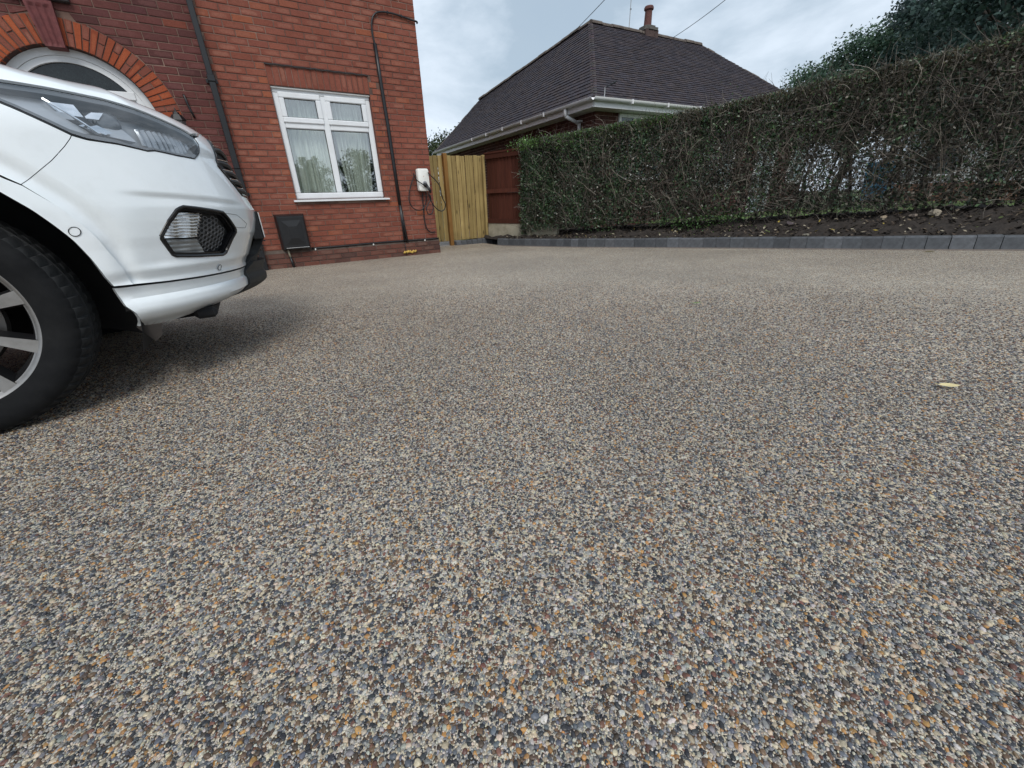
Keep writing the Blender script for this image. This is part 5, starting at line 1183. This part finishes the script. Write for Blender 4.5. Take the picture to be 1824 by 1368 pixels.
def resample(pl,h):
    o=[]
    for i in range(len(pl)):
        a,b=pl[i],pl[(i+1)%len(pl)]; d=math.hypot(b[0]-a[0],b[1]-a[1]); n=max(1,int(math.ceil(d/h)))
        for k in range(n): o.append((a[0]+(b[0]-a[0])*k/n,a[1]+(b[1]-a[1])*k/n))
    return o
def inset(pl,d):
    ar=sum(pl[i][0]*pl[(i+1)%len(pl)][1]-pl[(i+1)%len(pl)][0]*pl[i][1] for i in range(len(pl))); s=1 if ar>0 else -1; o=[]
    for i in range(len(pl)):
        a,b,c=pl[i-1],pl[i],pl[(i+1)%len(pl)]
        n1=np.array([-(b[1]-a[1]),b[0]-a[0]]); n2=np.array([-(c[1]-b[1]),c[0]-b[0]]); n1=n1/(np.linalg.norm(n1)+1e-9); n2=n2/(np.linalg.norm(n2)+1e-9); n=n1+n2; l=np.linalg.norm(n)
        n=n/l/max(.5,l/2) if l>1e-6 else n1; o.append((b[0]+s*n[0]*d,b[1]+s*n[1]*d))
    return o
def panel(outer,holes=(),off=0.0,flange=.012,h=.018,offf=None):
    """surface patch of the body over a chart polygon, with turned-in edges"""
    outer=resample(outer,h*.7); holes=[resample(q,h*.5) for q in holes]
    pts=list(outer); ed=[(i,(i+1)%len(outer)) for i in range(len(outer))]
    for q in holes: o=len(pts); pts+=q; ed+=[(o+i,o+(i+1)%len(q)) for i in range(len(q))]
    bd=np.array(pts); xs=[p[0] for p in outer]; ys=[p[1] for p in outer]
    gx_,gy_=np.meshgrid(np.arange(min(xs)+h/2,max(xs),h),np.arange(min(ys)+h/2,max(ys),h*.6)); gx_,gy_=gx_.ravel(),gy_.ravel()
    ok=inpolyv(gx_,gy_,outer)
    for q in holes: ok&=~inpolyv(gx_,gy_,q)
    gx_,gy_=gx_[ok],gy_[ok]
    for x,y in zip(gx_,gy_):
        if np.min((bd[:,0]-x)**2+(bd[:,1]-y)**2)>(h*.35)**2: pts.append((float(x),float(y)))
    V,_,Fs,*_r=delaunay_2d_cdt([Vector(p) for p in pts],ed,[],0,1e-7)
    uv=np.array([(v[0],v[1]) for v in V]); T=np.array([tuple(f) for f in Fs]); cc=uv[T].mean(1); ok=inpolyv(cc[:,0],cc[:,1],outer)
    for q in holes: ok&=~inpolyv(cc[:,0],cc[:,1],q)
    fs=[tuple(int(i) for i in f) for f in T[ok]]
    of=off if offf is None else np.array([offf(*q) for q in uv])
    P=S(uv[:,0],uv[:,1],of); mb=MB(); mb.add(P,fs)
    if flange:
        cnt={}
        for f in fs:
            for a,b in ((f[0],f[1]),(f[1],f[2]),(f[2],f[0])): cnt.setdefault((min(a,b),max(a,b)),[]).append((a,b))
        Q=S(uv[:,0],uv[:,1],of-flange); 
        for k,l in cnt.items():
            if len(l)==1: a,b=l[0]; mb.add([P[b],P[a],Q[a],Q[b]],[(0,1,2,3)])
    return mb
def mir(pl): return [(-u,v) for u,v in pl][::-1]
GAP=.0008
HLp=[(1.275,.903),(1.2,.892),(1.094,.888),(1.004,.889),(.86,.885),(.736,.871),(.632,.855),(.573,.842),(.568,.824),(.592,.803),(.642,.781),(.72,.782),(.796,.788),(.822,.784),(.898,.795),(.966,.799),(1.0,.805),(1.046,.822),(1.092,.839),(1.116,.847),(1.2,.872)]
GAPc=[(1.0,.803),(1.03,.778),(1.074,.742),(1.122,.708),(1.164,.68)]
FLc=[(1.12,.622),(1.076,.557),(1.044,.503),(1.0,.437),(.978,.390)]
FOG=[(0.9,.532),(.87,.578),(.836,.612),(.824,.618),(.81,.623),(.764,.619),(.67,.609),(.642,.605),(.564,.543),(.562,.53),(.602,.455),(.624,.448),(.764,.455),(.844,.462),(.856,.468),(.896,.52)]
GRI0=[(.37,.850),(.46,.775),(.35,.672)]
half=[(.40,.868),(.556,.842)]+HLp[8:17]+GAPc[1:]+FLc+[(.872,.386),(.732,.384),(.45,.384),(.31,.384),(.225,.43),(.19,.505)]
full=[(u,v) for u,v in half]+[(-u,v) for u,v in half[::-1]]
gh=[(.41,.852),(.492,.775),(.40,.676),(-.40,.676),(-.492,.775),(-.41,.852)]
bumper=cpart('bumper',panel(inset(full,GAP),[FOG,mir(FOG),gh],flange=.016,h=.0105),M_paint)
# lower skirt
SK=[(1.034,.385),(1.016,.325),(.944,.243),(.814,.238),(.66,.250),(.60,.262),(.36,.285),(.31,.30),(.31,.378),(.732,.379),(.872,.381),(.976,.384)]
for q in (SK,mir(SK)): cpart('lower_skirt',panel(inset(q,GAP),flange=.03),M_paint)
# black centre of the lower bumper, with projecting lip
LB=[(.305,.30),(.30,.378),(.222,.425),(.187,.50),(-.187,.50),(-.222,.425),(-.30,.378),(-.305,.30)]
lg=cpart('lower_grille',panel(LB,off=.012,flange=.04,offf=lambda u,v:.045-.5*max(0,abs(u)-.20)),M_grain)
LIP=[(.33,.255),(.33,.36),(.26,.395),(-.26,.395),(-.33,.36),(-.33,.255)]
cpart('front_lip',panel(LIP,off=.03,flange=.09,offf=lambda u,v:.078-.30*max(0,abs(u)-.10)),M_grain)
for k in range(4):
    pts=[S(u,.415+.023*k,.052) for u in np.linspace(-.19,.19,14)]; mb=MB(); mb.tube(pts,.004,6); cpart('grille_bar',mb,M_trim,lg)
# front fender with arch cut
def arc(r0,r1,a0,a1,n,zc=.337): return [(UMAX-(r0+(r1-r0)*k/n)*math.cos(math.radians(a0+(a1-a0)*k/n)),zc+(r0+(r1-r0)*k/n)*math.sin(math.radians(a0+(a1-a0)*k/n))) for k in range(n+1)]
aF=arc(.490,.488,47,185,24)
FEN=[(1.0,.805)]+GAPc[1:]+aF+[(2.05,.27),(2.09,.30),(2.09,1.01),(1.75,.968),(1.5,.945),(1.33,.925),(1.275,.907),(1.2,.872),(1.116,.847),(1.092,.839),(1.046,.822)]
for q in (FEN,mir(FEN)): cpart('front_fender',panel(inset(q,GAP),flange=.014,h=.0115),M_paint)
# wheel arch trim band
lipc=[(1.034,.392),(1.042,.409),(1.08,.479),(1.124,.547),(1.168,.608),(1.21,.661)]+arc(.44,.44,50,186,22)[0:]
outc=arc(.488,.486,186,47,22)+[(1.162,.676),(1.118,.622),(1.074,.557),(1.042,.503),(.998,.437),(.980,.390)]
TR=lipc+outc
for q in (TR,mir(TR)):
    cpart('wheel_arch_trim',panel(inset(q,.001),off=.010,flange=.035,h=.016),M_paint)
# rear arch and body side
RX=UMAX+2.69
def arcr(r,a0,a1,n): return [(RX-r*math.cos(math.radians(a0+(a1-a0)*k/n)),.337+r*math.sin(math.radians(a0+(a1-a0)*k/n))) for k in range(n+1)]
SIDE=[(2.093,1.01),(2.093,.27)]+arcr(.45,-5,185,24)+[(5.0,.33),(5.02,.9),(4.9,1.03),(3.5,1.03)]
for q in (SIDE,mir(SIDE)): cpart('body_side',panel(inset(q,GAP),flange=.014,h=.05),M_paint)
mb=MB()
ys_=(Y0,2*YC-Y0)
mb.add([(-3.50,.02,.33),(-3.50,1.78,.33),(-3.62,1.6,.6),(-3.62,.2,.6),(-3.52,.05,.95),(-3.52,1.75,.95),(-3.40,.22,1.1),(-3.40,1.58,1.1),(-3.50,-.02,.6),(-3.50,1.82,.6)],[(0,1,2,3),(3,2,5,4),(4,5,7,6),(0,3,8),(8,3,4),(1,9,2),(9,5,2)]); cpart('tailgate',mb,M_paint)
# bonnet: chart part above the headlamps, then chords across
top=[(u,float(vtop(u))-1e-4) for u in np.linspace(2.05,0.0,60)]
BNh=[(.40,.876),(.565,.850),(.632,.861),(.736,.877),(.86,.891),(1.004,.895),(1.094,.894),(1.2,.898),(1.275,.910),(1.33,.932),(1.5,.951),(1.75,.975),(2.05,1.012)]
BN=BNh+top[:-1]
fullb=[(-u,v) for u,v in BNh[::-1]]+BNh+[(u,v) for u,v in top]+[(-u,v) for u,v in top[::-1][1:]]
bon=panel(fullb,flange=.014)
us=np.linspace(0.012,2.05,70); rows=[]
for u in us:
    a,b=S(u,vtop(u)),S(-u,vtop(u)); r=[]
    cw=.026*sstep((u-.3)/1.2)
    for s in np.linspace(0,1,25):
        p=a+(b-a)*s; q=math.sin(math.pi*s); p[2]+=cw*(q**1.3)*(1-.25*math.exp(-((s-.5)/.13)**2)); r.append(p)
    rows.append(r)
o0=len(bon.v); nn=25
bon.add([p for r in rows for p in r],[(i*nn+j,i*nn+j+1,(i+1)*nn+j+1,(i+1)*nn+j) for i in range(len(rows)-1) for j in range(nn-1)])
cpart('bonnet',bon,M_paint)
# inner black shell behind gaps, wheel wells, underbody
cpart('inner_shell',panel([(1.0,.30),(1.0,.80),(.6,.86),(-.6,.86),(-1.0,.80),(-1.0,.30)],off=-.085,flange=0,h=.05),M_dark)
for sgn,xw in ((1,0),(-1,0),(1,-2.69),(-1,-2.69)):
    mb=MB(); v=[];n=28
    for k in range(n+1):
        a=math.radians(-22+224*k/n); 
        for yy in (.075,.38): y=yy if sgn>0 else 2*YC-yy; v.append((xw+.462*math.cos(a),y,.337+.462*math.sin(a)))
    f=[(2*k,2*k+1,2*k+3,2*k+2) for k in range(n)]
    c=len(v); y=.38 if sgn>0 else 2*YC-.38; v.append((xw,y,.337)); f+=[(2*k+1,c,2*k+3) for k in range(n)]; mb.add(v,f); cpart('wheel_well',mb,M_dark)
mb=MB(); mb.box(-3.4,-.5,.35,1.45,.20,.42); mb.box(-2.2,-.48,.03,1.77,.19,.30); mb.box(-.5,.62,.42,1.38,.21,.6); cpart('underbody',mb,M_dark,smooth=False)
mb=MB(); mb.add([(a,.10+q*.006+.3*(.24-b),b) for q in(0,1) for a,b in((.435,.25),(.505,.25),(.492,.207),(.467,.188))],[(0,3,2,1),(4,5,6,7),(0,1,5,4),(1,2,6,5),(2,3,7,6),(3,0,4,7)]); cpart('air_deflector',mb,mat('dusty_flap',(.045,.038,.034),.8),smooth=False)
mb=MB(); mb.bbox(.585,.66,.24,.60,.222,.262,.012); cpart('undertray',mb,M_dark,smooth=False)
# upper grille: slats with bright edges
gr=cpart('upper_grille',panel([(.43,.865),(.51,.775),(.41,.66),(-.41,.66),(-.51,.775),(-.43,.865)],off=-.004,flange=0,h=.04),M_dark)
for k,v in enumerate(np.linspace(.695,.83,5)):
    um=.41+.07*(1-abs(v-.775)/.1) ; mb=MB(); mb.tube([S(u,v,.004-.6*max(0,abs(u)-.36)**1.3) for u in np.linspace(-um,um,26)],.010,6); sl_=cpart('grille_slat',mb,M_grain,gr)
    mb=MB(); mb.tube([S(u,v+.009,.012-.6*max(0,abs(u)-.36)**1.3) for u in np.linspace(-um,um,26)],.0013,5); cpart('slat_brightwork',mb,M_chrome,gr)
mb=MB(); ring=[S(u,v,-.002) for u,v in resample(gh,.02)]; mb.tube(ring+[ring[0],ring[1]],.0075,6,False); cpart('grille_frame',mb,M_trim,gr)
# number plate
pc=S(0,.555); 
npl=MB(); npl.bbox(pc[0]-.03,pc[0]+.014,YC-.27,YC+.27,.493,.615,.004); hp=cpart('plate_holder',npl,M_trim,smooth=False)
npl=MB(); npl.bbox(pc[0]+.0145,pc[0]+.019,YC-.262,YC+.262,.500,.610,.001); cpart('number_plate',npl,mat('plate_white',(.75,.75,.73),.4),hp,smooth=False)
# headlamps
def headlamp(fl):
    mp=(lambda pl:mir(pl)) if fl else (lambda pl:pl)
    hz=cpart('headlight',panel(mp(inset(HLp,.001)),off=-.050,flange=-.046,h=.02),M_bez)
    lens=cpart('lens',panel(mp(inset(HLp,.0035)),off=.0015,flange=.006,h=.014),M_lensg,hz)
    ring=[S(u,v,.001) for u,v in mp(resample(inset(HLp,.0028),.012))]; mb=MB(); mb.tube(ring+[ring[0],ring[1]],.0016,5,False); cpart('lamp_seal',mb,M_trim,hz)
    cpart('lamp_rim',panel(mp(inset(HLp,.0025)),[mp(inset(HLp,.011))],off=-.004,flange=.03,h=.012),mat('lamp_rim_grey',(.13,.14,.15),.3),hz)
    pod=[(1.19,.885),(1.07,.882),(1.004,.882),(.985,.868),(.94,.818),(.99,.818),(1.09,.852),(1.17,.875)]
    cpart('lamp_bezel',panel(mp(pod),off=-.035,flange=.02,h=.014,offf=lambda u,v:-.040+.25*(v-.82)),M_satin,hz)
    for pl_,fn_ in (([(1.02,.870),(.95,.871),(.935,.853),(.985,.846)],lambda u,v:-.030+1.0*(v-.858)),([(.945,.870),(.886,.858),(.905,.846),(.932,.852)],lambda u,v:-.026-.5*(abs(u)-.915)),([(.984,.843),(.936,.849),(.898,.816),(.918,.812)],lambda u,v:-.022-.9*(v-.83)-.3*(abs(u)-.93))): cpart('reflector',panel(mp(pl_),flange=.02,h=.012,offf=fn_),M_chrome,hz)
    chrome=[(1.01,.868),(.944,.870),(.888,.858),(.932,.849),(.902,.818),(.926,.815),(.994,.848)]
    cpart('reflector_surround',panel(mp(chrome),off=-.034,flange=.01,h=.012),M_trim,hz)
    fin=[(.914,.830),(.848,.834),(.832,.806),(.908,.812)]
    cpart('lamp_fin',panel(mp(fin),off=-.02,flange=.03,h=.012,offf=lambda u,v:-.02-.6*(v-.82)),M_satin,hz)
    edge=[(1.02,.872),(.985,.850),(.93,.816),(.895,.812)]; mb=MB(); mb.tube([S(-u if fl else u,v,-.012) for u,v in resample(edge+edge[::-1][1:-1],.01)[:14]],.003,5); cpart('light_guide',mb,M_chrome,hz)
    c0=S(-.875 if fl else .875,.848,-.045); c1=S(-.875 if fl else .875,.846,-.018); mb=MB(); d=np.array(c1)-np.array(c0); mb.tube([c0,c0+d*.6,c0+d*.85,c1],[.030,.030,.022,.008],18); cpart('projector',mb,mat('projector_glass',(.10,.11,.12),.05,spec=.9),hz)
    mb=MB(); mb.tube([c0+d*.2,c0+d*.45],[.038,.036],18,False); cpart('projector_ring',mb,M_chrome,hz)
    # fluted inner lamp towards the grille
    inner=[(.80,.842),(.60,.852),(.575,.832),(.60,.806),(.66,.790),(.76,.797),(.80,.806)]
    cpart('indicator_reflector',panel(mp(inner),off=-.03,flange=.0,h=.006,offf=lambda u,v:-.034+.003*math.sin(u*280)),mat('smoked_lamp',(.36,.38,.40),.25,metal=.5),hz)
headlamp(False); headlamp(True)
# fog lamps
def foglamp(fl):
    sg=-1 if fl else 1; mp=(lambda pl:mir(pl)) if fl else (lambda pl:pl)
    fg=cpart('fog_lamp',panel(mp(FOG),off=-.030,flange=-.03,h=.02),M_grain)
    ring=[S(u,v,-.001) for u,v in mp(resample(inset(FOG,.002),.01))]; mb=MB(); mb.tube(ring+[ring[0],ring[1]],.0055,6,False); cpart('fog_surround',mb,M_trim,fg)
    cpart('fog_bezel',panel(mp(FOG),[mp(inset(FOG,.014))],off=-.006,flange=.02,h=.012),M_trim,fg)
    L=[(.886,.524),(.834,.603),(.736,.601),(.757,.517),(.712,.462),(.846,.470)]
    up=[(.886,.524),(.834,.603),(.736,.601),(.757,.520)]; lo=[(.886,.520),(.757,.515),(.712,.462),(.846,.470)]
    def strips(pl,n,am,k):
        v0,v1=min(p[1] for p in pl),max(p[1] for p in pl); rows=[]
        for i in range(n+1):
            v=v0+(v1-v0)*(.002+.996*i/n); xs=[]
            for j in range(len(pl)):
                a,b=pl[j],pl[(j+1)%len(pl)]
                if (a[1]>v)!=(b[1]>v): xs.append(a[0]+(b[0]-a[0])*(v-a[1])/(b[1]-a[1]))
            if len(xs)<2: xs=[pl[0][0],pl[0][0]+.001]
            rows.append([S(sg*u,v,-.014+am*math.sin(i*k)+.002*math.sin(u*90)) for u in np.linspace(min(xs),max(xs),14)])
        mb=MB(); mb.add([p for r in rows for p in r],[(i*14+j,i*14+j+1,(i+1)*14+j+1,(i+1)*14+j) for i in range(n) for j in range(13)]); return mb
    cpart('ribbed_lens',strips(up,64,.0050,2*math.pi/8),mat('ribbed_clear_lens',(.88,.89,.90),.06,metal=1,var=.12,vs=35),fg)
    cpart('lower_lens',strips(lo,40,.0010,2*math.pi/10),mat('smoked_lower_lens',(.26,.27,.27),.22,metal=.3,var=.15,vs=20),fg)
    HC=[(.730,.592),(.672,.586),(.620,.540),(.630,.474),(.712,.476),(.755,.517)]
    mb=MB(); cw,chh=.0235,.0165; k=0
    for i in range(9):
        for j in range(10):
            cx=.61+i*cw*.78; cy=.468+j*chh+(chh/2 if i%2 else 0)
            if not inpoly(cx,cy,HC): continue
            hx=[(cx+cw*.42*math.cos(a),cy+chh*.46*math.sin(a)) for a in np.linspace(0,2*math.pi,7)]
            mb.tube([S(sg*a,b,-.017) for a,b in hx],.0011,4,False)
    cpart('honeycomb_mesh',mb,mat('mesh_grey',(.14,.14,.145),.4),fg,smooth=False)
foglamp(False); foglamp(True)
# sensors, tow-eye cover
for (u,v,r,of) in ((1.106,.556,.0125,.0112),(.64,.404,.010,.004),(-.64,.404,.010,.004)):
    mb=MB(); mb.tube([S(u+r*math.cos(a),v+r*math.sin(a),of) for a in np.linspace(0,2*math.pi,25)],.0011,5,False); sn=cpart('parking_sensor',mb,M_trim)
    mb=MB(); pts=[S(u+(r*.9)*math.cos(a),v+(r*.9)*math.sin(a),of-.0005) for a in np.linspace(0,2*math.pi,24,endpoint=False)]; mb.add(pts,[tuple(range(24))]); cpart('sensor_face',mb,M_paint,sn,smooth=False)
TOW=[(.634,.600),(.554,.594),(.472,.560),(.484,.545),(.545,.546),(.566,.549)]
mb=MB(); pts=[S(u,v,.0003) for u,v in resample(TOW,.01)]; mb.tube(pts+[pts[0]],.0008,4,False); cpart('tow_eye_cover',mb,M_grain,smooth=False)
# greenhouse (out of the picture, kept simple)
lo=[(-.45,.22),(-3.38,.22),(-3.38,1.58),(-.45,1.58)]; hi=[(-1.20,.40),(-2.95,.40),(-2.95,1.40),(-1.20,1.40)]
mb=MB(); mb.add([(x,y,1.095) for x,y in lo]+[(x,y,1.62) for x,y in hi],[(0,4,5,1),(1,5,6,2),(2,6,7,3),(3,7,4,0)]); cpart('glazing',mb,mat('tinted_car_glass',(.02,.025,.027),.05,spec=.8),smooth=False)
mb=MB(); mb.add([(x,y,1.61) for x,y in hi]+[(x*1.0+(.12 if x>-2 else -.12)*-.6,y+(.08 if y<1 else -.08),1.665) for x,y in hi],[(0,1,5,4),(1,2,6,5),(2,3,7,6),(3,0,4,7),(4,5,6,7)]); cpart('roof',mb,M_paint,smooth=False)
for (x,y),(X,Y) in zip(lo,hi): mb=MB(); mb.tube([(x,y,1.09),(X,Y,1.62)],.035,8); cpart('pillar',mb,M_paint)
mb=MB(); mb.add([(-.36,.24,1.085),(-.36,1.56,1.085),(-.5,1.6,1.10),(-.5,.2,1.10)],[(0,1,2,3)]); cpart('cowl',mb,M_grain,smooth=False)
# wheels
def wheel(cx,sgn):
    def Yp(y): return y if sgn>0 else 2*YC-y
    R=.345; CZ=.341; NB=66
    prof=[(.075,.215,0),(.030,.232,0),(.012,.252,0),(.002,.280,0),(.000,.300,0),(.006,.318,0),(.016,.330,.3),(.024,.3365,1),(.040,.3415,1),(.058,.3432,1),(.064,.3434,0),(.066,.336,0),(.074,.336,0),(.076,.3445,0),(.108,.345,.6),(.110,.337,0),(.120,.337,0),(.122,.345,.6),(.156,.3445,0),(.158,.336,0),(.166,.336,0),(.168,.3434,0),(.190,.3415,1),(.206,.3365,1),(.216,.328,.3),(.228,.300,0),(.225,.26,0),(.16,.215,0)]
    v=[];f=[]; per=4; n=NB*per; m=len(prof)
    for i in range(n):
        q=i%per; a=2*math.pi*((i//per)+(0,.10,.16,.62)[q])/NB; gro=(q in(1,2)) and (q==1 or q==2)
        for (y,r,g) in prof:
            rr=r-(.008*g if q in (1,2) else 0)
            zz=CZ+rr*math.sin(a); zz=max(zz,.002)
            v.append((cx+rr*math.cos(a),Yp(y),zz))
    for i in range(n):
        for k in range(m-1): f.append((i*m+k,i*m+k+1,((i+1)%n)*m+k+1,((i+1)%n)*m+k))
    w=bpy.data.objects.new('wheel',None); COL.objects.link(w); w.parent=car
    mb=MB(); mb.add(v,f); ty=cpart('tyre',mb,[M_rubber,M_tread],w)
    for i_,p_ in enumerate(ty.data.polygons): p_.material_index=1 if 6<=i_%(m-1)<=23 else 0
    def lathe(pr,n=96):
        mb=MB(); v=[];f=[]; m=len(pr)
        for i in range(n):
            a=2*math.pi*i/n
            for y,r in pr: v.append((cx+r*math.cos(a),Yp(y),CZ+r*math.sin(a)))
        for i in range(n):
            for k in range(m-1): f.append((i*m+k,i*m+k+1,((i+1)%n)*m+k+1,((i+1)%n)*m+k))
        mb.add(v,f); return mb
    cpart('rim',lathe([(.030,.2535),(.018,.2515),(.016,.247),(.019,.240),(.024,.236),(.026,.232)]),M_alloy,w)
    cpart('rim_barrel',lathe([(.026,.232),(.05,.222),(.15,.212),(.2,.22)]),M_adark,w)
    cpart('brake_disc',lathe([(.11,.0),(.11,.06),(.10,.07),(.10,.155),(.115,.16)],64),mat('brake_disc_steel',(.16,.15,.14),.4,metal=.7,var=.2),w)
    hub=lathe([(.030,.0),(.030,.028),(.034,.034),(.036,.055),(.05,.07),(.08,.075)],48); cpart('hub',hub,M_adark,w)
    for k in range(10):
        a=math.radians(-24+36*k); ca,sa=math.cos(a),math.sin(a)
        def q(r,t,y): return (cx+r*ca-t*sa,Yp(y),CZ+r*sa+t*ca)
        mb=MB(); w0,w1=.013,.020
        v=[q(.045,-w0,.040),q(.045,w0,.040),q(.15,w0*.95,.030),q(.243,w1,.020),q(.243,-w1,.020),q(.15,-w0*.95,.030)]
        vb=[q(.045,-w0-.006,.075),q(.045,w0+.006,.075),q(.15,w0+.006,.078),q(.236,w1+.008,.06),q(.236,-w1-.008,.06),q(.15,-w0-.006,.078)]
        mb.add(v,[(0,1,2,5),(5,2,3,4)]); cpart('spoke_face',mb,M_alloy,w,smooth=False)
        mb=MB(); mb.add(v+vb,[(i,(i+1)%6,(i+1)%6+6,i+6) for i in range(6)]); cpart('spoke_side',mb,M_adark,w,smooth=False)
    mb=MB(); mb.tube([(cx+.12*math.cos(k*2*math.pi/5),Yp(.034),CZ+.0) for k in range(2)],.001,4); 
wheel(0,1); wheel(0,-1); wheel(-2.69,1); wheel(-2.69,-1)
